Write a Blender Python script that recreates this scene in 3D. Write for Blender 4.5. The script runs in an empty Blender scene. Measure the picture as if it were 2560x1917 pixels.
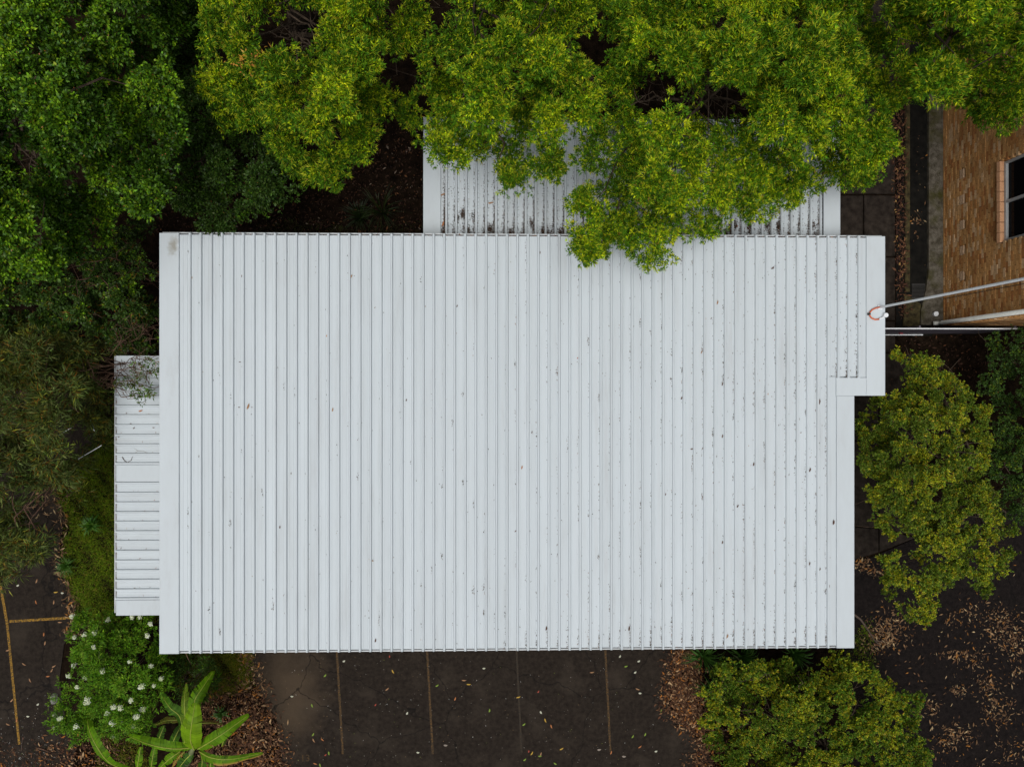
import bpy, math, random
import numpy as np
from mathutils import Vector

# ------------------------------------------------------------------ camera, sky, sun, exposure
SC = bpy.context.scene
COL = SC.collection
FPX = 1777.0                       # focal length in photograph pixels (2560 wide)
CAM_H = 19.3
TILT = math.radians(1.3)           # the drone leans a touch to the right

cam_data = bpy.data.cameras.new('camera')
cam_data.sensor_width = 36.0
cam_data.lens = 36.0 * FPX / 2560.0
cam_data.clip_start = 0.1
cam_data.clip_end = 1000.0
cam = bpy.data.objects.new('camera', cam_data)
COL.objects.link(cam)
cam.location = (0, 0, CAM_H)
cam.rotation_euler = (0, -TILT, 0)
SC.camera = cam

SUN_EL, SUN_AZ = math.radians(76), math.radians(212)
world = bpy.data.worlds.new('World')
SC.world = world
world.use_nodes = True
wn = world.node_tree.nodes
wl = world.node_tree.links
bg = wn['Background']
sky = wn.new('ShaderNodeTexSky')
sky.sky_type = 'NISHITA'
sky.sun_disc = False
sky.sun_elevation = SUN_EL
sky.sun_rotation = SUN_AZ
sky.dust_density = 6.0
sky.air_density = 1.0
sky.ozone_density = 1.0
hs = wn.new('ShaderNodeHueSaturation')         # overcast: the same sky with most of the blue gone
hs.inputs['Saturation'].default_value = 0.28
wl.new(sky.outputs['Color'], hs.inputs['Color'])
wl.new(hs.outputs['Color'], bg.inputs['Color'])
bg.inputs['Strength'].default_value = 0.07

sun_data = bpy.data.lights.new('sun', 'SUN')
sun_data.energy = 1.5
sun_data.angle = math.radians(35)
sun_data.color = (1.0, 0.985, 0.955)
sun = bpy.data.objects.new('sun', sun_data)
COL.objects.link(sun)
sd = Vector((math.sin(SUN_AZ) * math.cos(SUN_EL), math.cos(SUN_AZ) * math.cos(SUN_EL), math.sin(SUN_EL)))
sun.rotation_euler = sd.to_track_quat('Z', 'Y').to_euler()

SC.view_settings.view_transform = 'Standard'
SC.view_settings.look = 'None'
SC.view_settings.gamma = 1.0
SC.view_settings.exposure = 0.18
SC.view_settings.use_curve_mapping = False
SC.cycles.max_bounces = 6
SC.cycles.diffuse_bounces = 2
SC.cycles.transmission_bounces = 4
SC.cycles.glossy_bounces = 2

rng = np.random.default_rng(7)
random.seed(7)


# ------------------------------------------------------------------ measuring: photograph pixel <-> place at a known height
def W(px, py, z):
    x = (px - 1280.0) / FPX
    y = -(py - 958.5) / FPX
    dx = x * math.cos(TILT) + math.sin(TILT)
    dz = x * math.sin(TILT) - math.cos(TILT)
    t = (z - CAM_H) / dz
    return Vector((dx * t, y * t, z))


def P(pts):
    x, y, z = pts[:, 0], pts[:, 1], pts[:, 2] - CAM_H
    cx = x * math.cos(TILT) + z * math.sin(TILT)
    cz = -x * math.sin(TILT) + z * math.cos(TILT)
    return 1280.0 + FPX * cx / (-cz), 958.5 - FPX * y / (-cz)


def WA(px, py, z):
    x = (px - 1280.0) / FPX
    y = -(py - 958.5) / FPX
    dx = x * math.cos(TILT) + math.sin(TILT)
    dz = x * math.sin(TILT) - math.cos(TILT)
    t = (z - CAM_H) / dz
    return np.stack([dx * t, y * t, np.broadcast_to(z, dx.shape)], 1)


def inside(poly, x, y):
    p = np.asarray(poly, float)
    r = np.zeros(len(x), bool)
    n = len(p)
    for i in range(n):
        x0, y0 = p[i]
        x1, y1 = p[(i + 1) % n]
        if y0 == y1:
            continue
        c = ((y0 > y) != (y1 > y)) & (x < (x1 - x0) * (y - y0) / (y1 - y0) + x0)
        r ^= c
    return r


def edge_dist(poly, x, y):
    p = np.asarray(poly, float)
    d = np.full(len(x), 1e9)
    n = len(p)
    for i in range(n):
        a = p[i]
        b = p[(i + 1) % n]
        ab = b - a
        l2 = (ab * ab).sum() + 1e-9
        t = np.clip(((x - a[0]) * ab[0] + (y - a[1]) * ab[1]) / l2, 0, 1)
        d = np.minimum(d, np.hypot(x - a[0] - t * ab[0], y - a[1] - t * ab[1]))
    return d


# ------------------------------------------------------------------ materials
def new_mat(name):
    m = bpy.data.materials.new(name)
    m.use_nodes = True
    nt = m.node_tree
    return m, nt, nt.nodes['Principled BSDF']


def noise_mat(name, c1, c2, scale=4.0, detail=6.0, rough=0.8, spec=0.3, bump=0.0, bscale=40.0, lo=0.35, hi=0.65,
              c3=None, scale3=0.6, lo3=0.5, hi3=0.7, coord='Object'):
    m, nt, b = new_mat(name)
    N, L = nt.nodes, nt.links
    tc = N.new('ShaderNodeTexCoord')
    ns = N.new('ShaderNodeTexNoise')
    ns.inputs['Scale'].default_value = scale
    ns.inputs['Detail'].default_value = detail
    ns.inputs['Roughness'].default_value = 0.65
    L.new(tc.outputs[coord], ns.inputs['Vector'])
    cr = N.new('ShaderNodeValToRGB')
    cr.color_ramp.elements[0].position = lo
    cr.color_ramp.elements[1].position = hi
    cr.color_ramp.elements[0].color = (*c1, 1)
    cr.color_ramp.elements[1].color = (*c2, 1)
    L.new(ns.outputs['Fac'], cr.inputs['Fac'])
    out = cr.outputs['Color']
    if c3 is not None:
        n3 = N.new('ShaderNodeTexNoise')
        n3.inputs['Scale'].default_value = scale3
        n3.inputs['Detail'].default_value = 5
        L.new(tc.outputs[coord], n3.inputs['Vector'])
        mr = N.new('ShaderNodeMapRange')
        mr.inputs['From Min'].default_value = lo3
        mr.inputs['From Max'].default_value = hi3
        L.new(n3.outputs['Fac'], mr.inputs['Value'])
        mx = N.new('ShaderNodeMix')
        mx.data_type = 'RGBA'
        L.new(mr.outputs['Result'], mx.inputs['Factor'])
        L.new(out, mx.inputs['A'])
        mx.inputs['B'].default_value = (*c3, 1)
        out = mx.outputs['Result']
    L.new(out, b.inputs['Base Color'])
    b.inputs['Roughness'].default_value = rough
    b.inputs['Specular IOR Level'].default_value = spec
    if bump > 0:
        nb = N.new('ShaderNodeTexNoise')
        nb.inputs['Scale'].default_value = bscale
        nb.inputs['Detail'].default_value = 4
        L.new(tc.outputs[coord], nb.inputs['Vector'])
        bp = N.new('ShaderNodeBump')
        bp.inputs['Strength'].default_value = bump
        bp.inputs['Distance'].default_value = 0.02
        L.new(nb.outputs['Fac'], bp.inputs['Height'])
        L.new(bp.outputs['Normal'], b.inputs['Normal'])
    return m


def plain_mat(name, c, rough=0.5, spec=0.4, metal=0.0):
    return noise_mat(name, tuple(v * 0.9 for v in c), tuple(min(1, v * 1.06) for v in c), 3.0, 4, rough, spec)


def leaf_mat(name, transl=0.28, rough=0.55, spec=0.12):
    m, nt, b = new_mat(name)
    N, L = nt.nodes, nt.links
    at = N.new('ShaderNodeAttribute')
    at.attribute_name = 'tint'
    L.new(at.outputs['Color'], b.inputs['Base Color'])
    b.inputs['Roughness'].default_value = rough
    b.inputs['Specular IOR Level'].default_value = spec
    if transl > 0:
        tr = N.new('ShaderNodeBsdfTranslucent')
        L.new(at.outputs['Color'], tr.inputs['Color'])
        ms = N.new('ShaderNodeMixShader')
        ms.inputs['Fac'].default_value = transl
        L.new(b.outputs['BSDF'], ms.inputs[1])
        L.new(tr.outputs['BSDF'], ms.inputs[2])
        L.new(ms.outputs['Shader'], N['Material Output'].inputs['Surface'])
    return m


def roof_mat(name, stains):
    """white painted steel: faint dust streaks and grey-brown stains with their own shape"""
    m, nt, b = new_mat(name)
    N, L = nt.nodes, nt.links
    ge = N.new('ShaderNodeNewGeometry')
    mp = N.new('ShaderNodeMapping')
    mp.inputs['Scale'].default_value = stains
    L.new(ge.outputs['Position'], mp.inputs['Vector'])
    n1 = N.new('ShaderNodeTexNoise')
    n1.inputs['Scale'].default_value = 1.0
    n1.inputs['Detail'].default_value = 7
    n1.inputs['Roughness'].default_value = 0.7
    L.new(mp.outputs['Vector'], n1.inputs['Vector'])
    cr = N.new('ShaderNodeValToRGB')
    e = cr.color_ramp.elements
    e[0].position, e[0].color = 0.28, (0.485, 0.52, 0.54, 1)
    e[1].position, e[1].color = 0.62, (0.548, 0.60, 0.632, 1)
    x = cr.color_ramp.elements.new(0.45)
    x.color = (0.53, 0.578, 0.606, 1)
    L.new(n1.outputs['Fac'], cr.inputs['Fac'])
    n2 = N.new('ShaderNodeTexNoise')
    n2.inputs['Scale'].default_value = 9.0
    n2.inputs['Detail'].default_value = 8
    n2.inputs['Roughness'].default_value = 0.75
    L.new(ge.outputs['Position'], n2.inputs['Vector'])
    mr = N.new('ShaderNodeMapRange')
    mr.inputs['From Min'].default_value = 0.68
    mr.inputs['From Max'].default_value = 0.84
    mr.inputs['To Max'].default_value = 0.6
    L.new(n2.outputs['Fac'], mr.inputs['Value'])
    mx = N.new('ShaderNodeMix')
    mx.data_type = 'RGBA'
    L.new(mr.outputs['Result'], mx.inputs['Factor'])
    L.new(cr.outputs['Color'], mx.inputs['A'])
    mx.inputs['B'].default_value = (0.36, 0.35, 0.33, 1)
    oi = N.new('ShaderNodeObjectInfo')
    mo = N.new('ShaderNodeMapRange')
    mo.inputs['To Min'].default_value = 0.955
    mo.inputs['To Max'].default_value = 1.02
    L.new(oi.outputs['Random'], mo.inputs['Value'])
    vs = N.new('ShaderNodeVectorMath')
    vs.operation = 'SCALE'
    L.new(mx.outputs['Result'], vs.inputs[0])
    L.new(mo.outputs['Result'], vs.inputs['Scale'])
    L.new(vs.outputs['Vector'], b.inputs['Base Color'])
    b.inputs['Roughness'].default_value = 0.7
    b.inputs['Specular IOR Level'].default_value = 0.2
    return m


def stained_mat(name, centre):
    """barge cap steel with one mildew smudge near its corner"""
    m = roof_mat(name, (2.0, 0.6, 1.0))
    nt = m.node_tree
    N, L = nt.nodes, nt.links
    b = N['Principled BSDF']
    src = b.inputs['Base Color'].links[0].from_socket
    ge = N.new('ShaderNodeNewGeometry')
    mp = N.new('ShaderNodeMapping')
    mp.vector_type = 'TEXTURE'
    mp.inputs['Location'].default_value = centre
    mp.inputs['Rotation'].default_value = (0, 0, math.radians(-14))
    mp.inputs['Scale'].default_value = (0.13, 0.27, 5.0)
    L.new(ge.outputs['Position'], mp.inputs['Vector'])
    ln = N.new('ShaderNodeVectorMath')
    ln.operation = 'LENGTH'
    L.new(mp.outputs['Vector'], ln.inputs[0])
    ns = N.new('ShaderNodeTexNoise')
    ns.inputs['Scale'].default_value = 14
    ns.inputs['Detail'].default_value = 7
    L.new(ge.outputs['Position'], ns.inputs['Vector'])
    ad = N.new('ShaderNodeMath')
    ad.operation = 'MULTIPLY_ADD'
    L.new(ns.outputs['Fac'], ad.inputs[0])
    ad.inputs[1].default_value = 1.5
    L.new(ln.outputs['Value'], ad.inputs[2])
    mr = N.new('ShaderNodeMapRange')
    mr.inputs['From Min'].default_value = 1.75
    mr.inputs['From Max'].default_value = 0.95
    mr.inputs['To Max'].default_value = 0.75
    L.new(ad.outputs['Value'], mr.inputs['Value'])
    mx = N.new('ShaderNodeMix')
    mx.data_type = 'RGBA'
    L.new(mr.outputs['Result'], mx.inputs['Factor'])
    L.new(src, mx.inputs['A'])
    mx.inputs['B'].default_value = (0.27, 0.25, 0.20, 1)
    L.new(mx.outputs['Result'], b.inputs['Base Color'])
    return m


def brick_mat(name, island):
    m, nt, b = new_mat(name)
    N, L = nt.nodes, nt.links
    if island:
        src = N.new('ShaderNodeNewGeometry').outputs['Random Per Island']
    else:
        src = N.new('ShaderNodeObjectInfo').outputs['Random']
    cr = N.new('ShaderNodeValToRGB')
    cols = [(0.40, 0.16, 0.045), (0.54, 0.27, 0.088), (0.50, 0.255, 0.085), (0.60, 0.31, 0.105), (0.56, 0.31, 0.125), (0.66, 0.42, 0.22), (0.48, 0.215, 0.062)]
    cr.color_ramp.interpolation = 'CONSTANT'
    e = cr.color_ramp.elements
    e[0].position, e[0].color = 0.0, (*cols[0], 1)
    e[1].position, e[1].color = 1 / 7, (*cols[1], 1)
    for i in range(2, 7):
        q = e.new(i / 7)
        q.color = (*cols[i], 1)
    L.new(src, cr.inputs['Fac'])
    ge = N.new('ShaderNodeNewGeometry')
    ns = N.new('ShaderNodeTexNoise')
    ns.inputs['Scale'].default_value = 45
    ns.inputs['Detail'].default_value = 6
    L.new(ge.outputs['Position'], ns.inputs['Vector'])
    mr = N.new('ShaderNodeMapRange')
    mr.inputs['From Min'].default_value = 0.3
    mr.inputs['From Max'].default_value = 0.7
    mr.inputs['To Min'].default_value = 0.72
    mr.inputs['To Max'].default_value = 1.25
    L.new(ns.outputs['Fac'], mr.inputs['Value'])
    # green-brown damp growth in patches low on the wall
    n2 = N.new('ShaderNodeTexNoise')
    n2.inputs['Scale'].default_value = 1.3
    n2.inputs['Detail'].default_value = 6
    L.new(ge.outputs['Position'], n2.inputs['Vector'])
    m2 = N.new('ShaderNodeMapRange')
    m2.inputs['From Min'].default_value = 0.46
    m2.inputs['From Max'].default_value = 0.7
    m2.inputs['To Max'].default_value = 0.3
    L.new(n2.outputs['Fac'], m2.inputs['Value'])
    vm = N.new('ShaderNodeVectorMath')
    vm.operation = 'SCALE'
    L.new(cr.outputs['Color'], vm.inputs[0])
    L.new(mr.outputs['Result'], vm.inputs['Scale'])
    mx = N.new('ShaderNodeMix')
    mx.data_type = 'RGBA'
    L.new(m2.outputs['Result'], mx.inputs['Factor'])
    L.new(vm.outputs['Vector'], mx.inputs['A'])
    mx.inputs['B'].default_value = (0.17, 0.105, 0.03, 1)
    L.new(mx.outputs['Result'], b.inputs['Base Color'])
    b.inputs['Roughness'].default_value = 0.85
    return m


def paint_mat(name, paint, under, lo, hi):
    return noise_mat(name, under, paint, 26.0, 8, 0.8, 0.25, lo=lo, hi=hi)


M_ROOF = roof_mat('white_roof_steel', (4.0, 0.35, 1.0))
M_ROOF_X = roof_mat('white_roof_steel_crosswise', (0.5, 4.0, 1.0))
M_TRIM = roof_mat('white_trim_steel', (2.0, 0.6, 1.0))
M_GUTTER = noise_mat('gutter_steel', (0.44, 0.46, 0.475), (0.54, 0.57, 0.585), 6, 6, 0.4, 0.4)
M_WALL = noise_mat('cream_cladding', (0.48, 0.45, 0.38), (0.55, 0.52, 0.45), 3, 5, 0.8)
M_ASPHALT = noise_mat('asphalt', (0.008, 0.0055, 0.004), (0.036, 0.027, 0.020), 9.0, 15, 0.9, 0.15, 0.8, 160.0, 0.28, 0.74,
                      c3=(0.044, 0.034, 0.025), scale3=1.3, lo3=0.52, hi3=0.8)
def asphalt_detail(m, patch=None, crack=0.0):
    nt = m.node_tree
    N, L = nt.nodes, nt.links
    b = N['Principled BSDF']
    ge = N.new('ShaderNodeNewGeometry')

    def blend(fac, col):
        src = b.inputs['Base Color'].links[0].from_socket
        mx = N.new('ShaderNodeMix')
        mx.data_type = 'RGBA'
        L.new(fac, mx.inputs['Factor'])
        L.new(src, mx.inputs['A'])
        mx.inputs['B'].default_value = (*col, 1)
        L.new(mx.outputs['Result'], b.inputs['Base Color'])

    def ranged(sock, a, z, top):
        mr = N.new('ShaderNodeMapRange')
        mr.inputs['From Min'].default_value = a
        mr.inputs['From Max'].default_value = z
        mr.inputs['To Max'].default_value = top
        L.new(sock, mr.inputs['Value'])
        return mr.outputs['Result']
    if patch:
        mp = N.new('ShaderNodeMapping')
        mp.vector_type = 'TEXTURE'
        mp.inputs['Location'].default_value = patch[0]
        mp.inputs['Scale'].default_value = patch[1]
        L.new(ge.outputs['Position'], mp.inputs['Vector'])
        ln = N.new('ShaderNodeVectorMath')
        ln.operation = 'LENGTH'
        L.new(mp.outputs['Vector'], ln.inputs[0])
        ns = N.new('ShaderNodeTexNoise')
        ns.inputs['Scale'].default_value = 1.6
        ns.inputs['Detail'].default_value = 8
        L.new(ge.outputs['Position'], ns.inputs['Vector'])
        ad = N.new('ShaderNodeMath')
        ad.operation = 'MULTIPLY_ADD'
        L.new(ns.outputs['Fac'], ad.inputs[0])
        ad.inputs[1].default_value = 1.4
        L.new(ln.outputs['Value'], ad.inputs[2])
        blend(ranged(ad.outputs['Value'], 1.9, 0.9, .75), (.085, .060, .038))
    sp = N.new('ShaderNodeTexNoise')                     # aggregate
    sp.inputs['Scale'].default_value = 60
    sp.inputs['Detail'].default_value = 3
    L.new(ge.outputs['Position'], sp.inputs['Vector'])
    blend(ranged(sp.outputs['Fac'], .62, .76, .5), (.09, .072, .055))
    if crack:
        wv = N.new('ShaderNodeTexNoise')
        wv.inputs['Scale'].default_value = 2.0
        wv.inputs['Detail'].default_value = 6
        L.new(ge.outputs['Position'], wv.inputs['Vector'])
        va = N.new('ShaderNodeVectorMath')
        va.operation = 'MULTIPLY_ADD'
        L.new(wv.outputs['Color'], va.inputs[0])
        va.inputs[1].default_value = (.5, .5, .5)
        L.new(ge.outputs['Position'], va.inputs[2])
        vo = N.new('ShaderNodeTexVoronoi')
        vo.feature = 'DISTANCE_TO_EDGE'
        vo.inputs['Scale'].default_value = .33
        L.new(va.outputs['Vector'], vo.inputs['Vector'])
        blend(ranged(vo.outputs['Distance'], .006, .0, crack), (.003, .003, .003))


_p = W(725, 1735, 0)
asphalt_detail(M_ASPHALT, ((_p.x, _p.y, 0), (1.0, 1.5, 5.0)), .8)
M_ASPHALT2 = noise_mat('damp_asphalt', (0.004, 0.003, 0.003), (0.016, 0.012, 0.011), 8.0, 14, 0.9, 0.1, 0.8, 160.0, 0.3, 0.72)
asphalt_detail(M_ASPHALT2, None, .7)
M_SOIL = noise_mat('dark_soil', (0.004, 0.0025, 0.0015), (0.016, 0.010, 0.006), 6.0, 10, 0.95, 0.03, 0.8, 30.0)
M_CONC = noise_mat('dark_concrete', (0.012, 0.009, 0.007), (0.036, 0.028, 0.022), 5.0, 14, 0.9, 0.1, 0.5, 60.0)
M_LEDGE = noise_mat('mossy_concrete', (0.045, 0.038, 0.026), (0.135, 0.12, 0.095), 6.0, 14, 0.95, 0.1, 0.8, 40.0, c3=(0.045, 0.042, 0.012), scale3=2.2)
M_KERB = noise_mat('kerb_concrete', (0.016, 0.013, 0.008), (0.075, 0.06, 0.026), 7.0, 14, 0.95, 0.1)
M_CHANNEL = noise_mat('wet_channel', (0.003, 0.003, 0.0025), (0.011, 0.010, 0.008), 5.0, 12, 0.85, 0.1)
M_MORTAR = noise_mat('mortar', (0.22, 0.15, 0.08), (0.34, 0.25, 0.15), 20, 6, 0.95)
M_BRICK = brick_mat('brick', False)
M_BRICKS = brick_mat('brick_field', True)
M_SILL = noise_mat('sill_brick', (0.48, 0.24, 0.12), (0.60, 0.34, 0.19), 30, 6, 0.85)
M_VENT = noise_mat('vent_brick', (0.46, 0.30, 0.18), (0.60, 0.42, 0.27), 30, 6, 0.85)
M_ALU = plain_mat('aluminium_frame', (0.33, 0.34, 0.34), 0.45)
M_GLASS, _nt, _b = new_mat('dark_glass')
_b.inputs['Base Color'].default_value = (0.004, 0.004, 0.005, 1)
_b.inputs['Roughness'].default_value = 0.06
_b.inputs['Specular IOR Level'].default_value = 0.06
M_PIPE = plain_mat('white_pipe', (0.76, 0.78, 0.80), 0.35)
M_CREAM_PIPE = noise_mat('cream_pipe', (0.66, 0.67, 0.62), (0.76, 0.77, 0.72), 5, 5, 0.5)
M_ORANGE = plain_mat('orange_conduit', (0.62, 0.13, 0.045), 0.45)
M_DARK = plain_mat('dark_metal', (0.03, 0.028, 0.026), 0.6)
M_GREY = plain_mat('grey_sheet', (0.09, 0.080, 0.10), 0.55)
M_RED = plain_mat('red_paint', (0.22, 0.02, 0.03), 0.5)
M_YEL = paint_mat('yellow_paint', (0.40, 0.21, 0.012), (0.035, 0.026, 0.016), 0.38, 0.70)
M_YEL2 = paint_mat('worn_yellow_paint', (0.14, 0.07, 0.012), (0.02, 0.016, 0.012), 0.40, 0.74)
M_YEL3 = paint_mat('faint_yellow_paint', (0.055, 0.033, 0.012), (0.02, 0.016, 0.012), 0.44, 0.78)
M_BARK = noise_mat('grey_brown_bark', (0.03, 0.021, 0.015), (0.10, 0.072, 0.05), 9, 8, 0.9, 0.15, 0.6, 30)
M_BARK2 = noise_mat('red_brown_bark', (0.07, 0.038, 0.026), (0.16, 0.095, 0.065), 9, 8, 0.9, 0.15, 0.6, 30)
M_LEAF = leaf_mat('foliage')
M_LEAFG = leaf_mat('glossy_foliage', 0.2, 0.42, 0.22)
M_DRY = leaf_mat('dry_leaves', 0.0, 0.8, 0.2)
M_PETAL = leaf_mat('petals', 0.3, 0.6, 0.2)
M_ROCK = noise_mat('grey_rock', (0.12, 0.12, 0.11), (0.24, 0.23, 0.21), 9, 8, 0.9)


# ------------------------------------------------------------------ object helpers
def link(o, parent=None, loc=None):
    COL.objects.link(o)
    if parent is not None:
        o.parent = parent
    if loc is not None:
        o.location = loc
    return o


def tag(o, label=None, cat=None, group=None, kind=None):
    if label:
        o['label'] = label
    if cat:
        o['category'] = cat
    if group:
        o['group'] = group
    if kind:
        o['kind'] = kind
    return o


def empty(name, loc, label, cat, group=None):
    o = bpy.data.objects.new(name, None)
    o.empty_display_size = 0.2
    link(o, None, loc)
    return tag(o, label, cat, group)


def pydata(name, verts, faces, mat, parent=None, smooth=False):
    me = bpy.data.meshes.new(name)
    me.from_pydata([tuple(v) for v in verts], [], faces)
    me.materials.append(mat)
    if smooth:
        me.polygons.foreach_set('use_smooth', [True] * len(me.polygons))
    me.update()
    o = bpy.data.objects.new(name, me)
    if parent is not None:
        # the geometry is given in world coordinates; the parent only carries a location
        off = Vector(parent.matrix_basis.translation)
        q = parent.parent
        while q is not None:
            off = off + Vector(q.matrix_basis.translation)
            q = q.parent
        me.vertices.foreach_set('co', (np.array([tuple(v) for v in verts]) - np.array(off)).ravel())
        me.update()
    return link(o, parent)


class MB:
    def __init__(self):
        self.v, self.f = [], []

    def box(self, a, b):
        x0, y0, z0 = a
        x1, y1, z1 = b
        n = len(self.v)
        self.v += [(x0, y0, z0), (x1, y0, z0), (x1, y1, z0), (x0, y1, z0), (x0, y0, z1), (x1, y0, z1), (x1, y1, z1), (x0, y1, z1)]
        self.f += [(n, n + 3, n + 2, n + 1), (n + 4, n + 5, n + 6, n + 7), (n, n + 1, n + 5, n + 4), (n + 1, n + 2, n + 6, n + 5),
                   (n + 2, n + 3, n + 7, n + 6), (n + 3, n, n + 4, n + 7)]
        return self

    def cap_box(self, a, b, bev=0.006):
        """box with its top edge eased"""
        x0, y0, z0 = a
        x1, y1, z1 = b
        n = len(self.v)
        for (d, z) in ((0, z0), (0, z1 - bev), (bev, z1)):
            self.v += [(x0 + d, y0 + d, z), (x1 - d, y0 + d, z), (x1 - d, y1 - d, z), (x0 + d, y1 - d, z)]
        self.f += [(n, n + 3, n + 2, n + 1), (n + 8, n + 9, n + 10, n + 11)]
        for k in (0, 4):
            for i in range(4):
                j = (i + 1) % 4
                self.f.append((n + k + i, n + k + j, n + k + 4 + j, n + k + 4 + i))
        return self

    def prism(self, pts, z0, z1):
        n = len(self.v)
        k = len(pts)
        self.v += [(p[0], p[1], z0) for p in pts] + [(p[0], p[1], z1) for p in pts]
        self.f.append(tuple(n + k + i for i in range(k)))
        self.f.append(tuple(n + i for i in reversed(range(k))))
        for i in range(k):
            j = (i + 1) % k
            self.f.append((n + i, n + j, n + k + j, n + k + i))
        return self

    def tube(self, pts, radii, sides=8, cap=True):
        pts = [Vector(p) for p in pts]
        if not hasattr(radii, '__len__'):
            radii = [radii] * len(pts)
        n = len(self.v)
        ref = Vector((0.31, 0.17, 0.93)).normalized()
        for i, p in enumerate(pts):
            d = (pts[min(i + 1, len(pts) - 1)] - pts[max(i - 1, 0)])
            if d.length < 1e-6:
                d = Vector((0, 0, 1))
            d.normalize()
            a = d.cross(ref)
            if a.length < 0.05:
                a = d.cross(Vector((1, 0, 0)))
            a.normalize()
            b = d.cross(a)
            for s in range(sides):
                th = 2 * math.pi * s / sides
                self.v.append(tuple(p + (a * math.cos(th) + b * math.sin(th)) * radii[i]))
        for i in range(len(pts) - 1):
            for s in range(sides):
                t = (s + 1) % sides
                self.f.append((n + i * sides + s, n + i * sides + t, n + (i + 1) * sides + t, n + (i + 1) * sides + s))
        if cap:
            self.f.append(tuple(n + s for s in reversed(range(sides))))
            m = n + (len(pts) - 1) * sides
            self.f.append(tuple(m + s for s in range(sides)))
        return self

    def build(self, name, mat, parent=None, smooth=False):
        return pydata(name, self.v, self.f, mat, parent, smooth)


def quads_object(name, V, C, mat, parent=None):
    """V: (N,4,3) leaf quads in world space, C: (N,3) colours -> one mesh"""
    n = len(V)
    me = bpy.data.meshes.new(name)
    off = np.zeros(3)
    if parent is not None:
        off = np.array(parent.matrix_basis.translation)
    co = (V - off).reshape(-1, 3).astype(np.float32)
    me.vertices.add(n * 4)
    me.vertices.foreach_set('co', co.ravel())
    me.loops.add(n * 4)
    me.loops.foreach_set('vertex_index', np.arange(n * 4, dtype=np.int32))
    me.polygons.add(n)
    me.polygons.foreach_set('loop_start', np.arange(0, n * 4, 4, dtype=np.int32))
    me.polygons.foreach_set('loop_total', np.full(n, 4, dtype=np.int32))
    at = me.color_attributes.new('tint', 'FLOAT_COLOR', 'POINT')
    cc = np.ones((n, 4, 4), np.float32)
    cc[:, :, :3] = C[:, None, :]
    at.data.foreach_set('color', cc.ravel())
    me.materials.append(mat)
    me.update(calc_edges=True)
    o = bpy.data.objects.new(name, me)
    return link(o, parent)


def unit(v):
    return v / (np.linalg.norm(v, axis=-1, keepdims=True) + 1e-9)


def leaf_quads(pos, d, L, Wd, fold=0.25, up_noise=0.5, bend=0.0, mid=0.45):
    """a folded four-cornered leaf at each position, growing along d"""
    n = len(pos)
    up = unit(np.array([0, 0, 1.0]) + rng.normal(0, up_noise, (n, 3)))
    side = unit(np.cross(d, up))
    nrm = unit(np.cross(side, d))
    L = L[:, None]
    Wd = Wd[:, None]
    mids = pos + d * L * mid
    tip = pos + d * L + np.array([0, 0, -1.0]) * L * bend
    a = mids + side * Wd * 0.5 + nrm * Wd * fold
    b = mids - side * Wd * 0.5 + nrm * Wd * fold
    return np.stack([pos, a, tip, b], 1)


def pick(pal, n):
    w = np.array([p[0] for p in pal], float)
    c = np.array([p[1] for p in pal], float)
    i = rng.choice(len(pal), n, p=w / w.sum())
    return c[i]


# ================================================================== GROUND
ground = pydata('ground', [(-150, -150, -0.03), (150, -150, -0.03), (150, 150, -0.03), (-150, 150, -0.03)], [(0, 1, 2, 3)], M_SOIL)
tag(ground, kind='structure')


def sheet(name, poly, z, mat, zb=None):
    pts = [W(x, y, z) for x, y in poly]
    pts = [(p.x, p.y) for p in pts]
    a = sum(pts[i][0] * pts[(i + 1) % len(pts)][1] - pts[(i + 1) % len(pts)][0] * pts[i][1] for i in range(len(pts)))
    if a < 0:
        pts.reverse()
    o = MB().prism(pts, z - 0.03 if zb is None else zb, z).build(name, mat)
    tag(o, kind='structure')
    return o


sheet('car_park', [(-700, 940), (225, 985), (250, 1110), (175, 1180), (140, 1215), (163, 1290), (150, 1360), (152, 1420), (175, 1470), (190, 1520),
                   (186, 1570), (160, 1610), (148, 1700), (165, 1800), (190, 1860), (178, 1940), (150, 2400), (-700, 2400)], 0.0, M_ASPHALT)
sheet('parking_bays', [(612, 1560), (618, 1640), (628, 1690), (650, 1730), (668, 1770), (692, 1800), (696, 1850), (712, 1930), (730, 2400),
                       (1850, 2400), (1800, 1930), (1745, 1850), (1700, 1795), (1664, 1755), (1678, 1690), (1690, 1640), (1690, 1560)], 0.0, M_ASPHALT)
sheet('rear_yard', [(2120, 1412), (2200, 1384), (2300, 1340), (2420, 1290), (3100, 1200), (3100, 2400), (2130, 2400), (2110, 1640)], 0.0, M_ASPHALT2)

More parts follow.
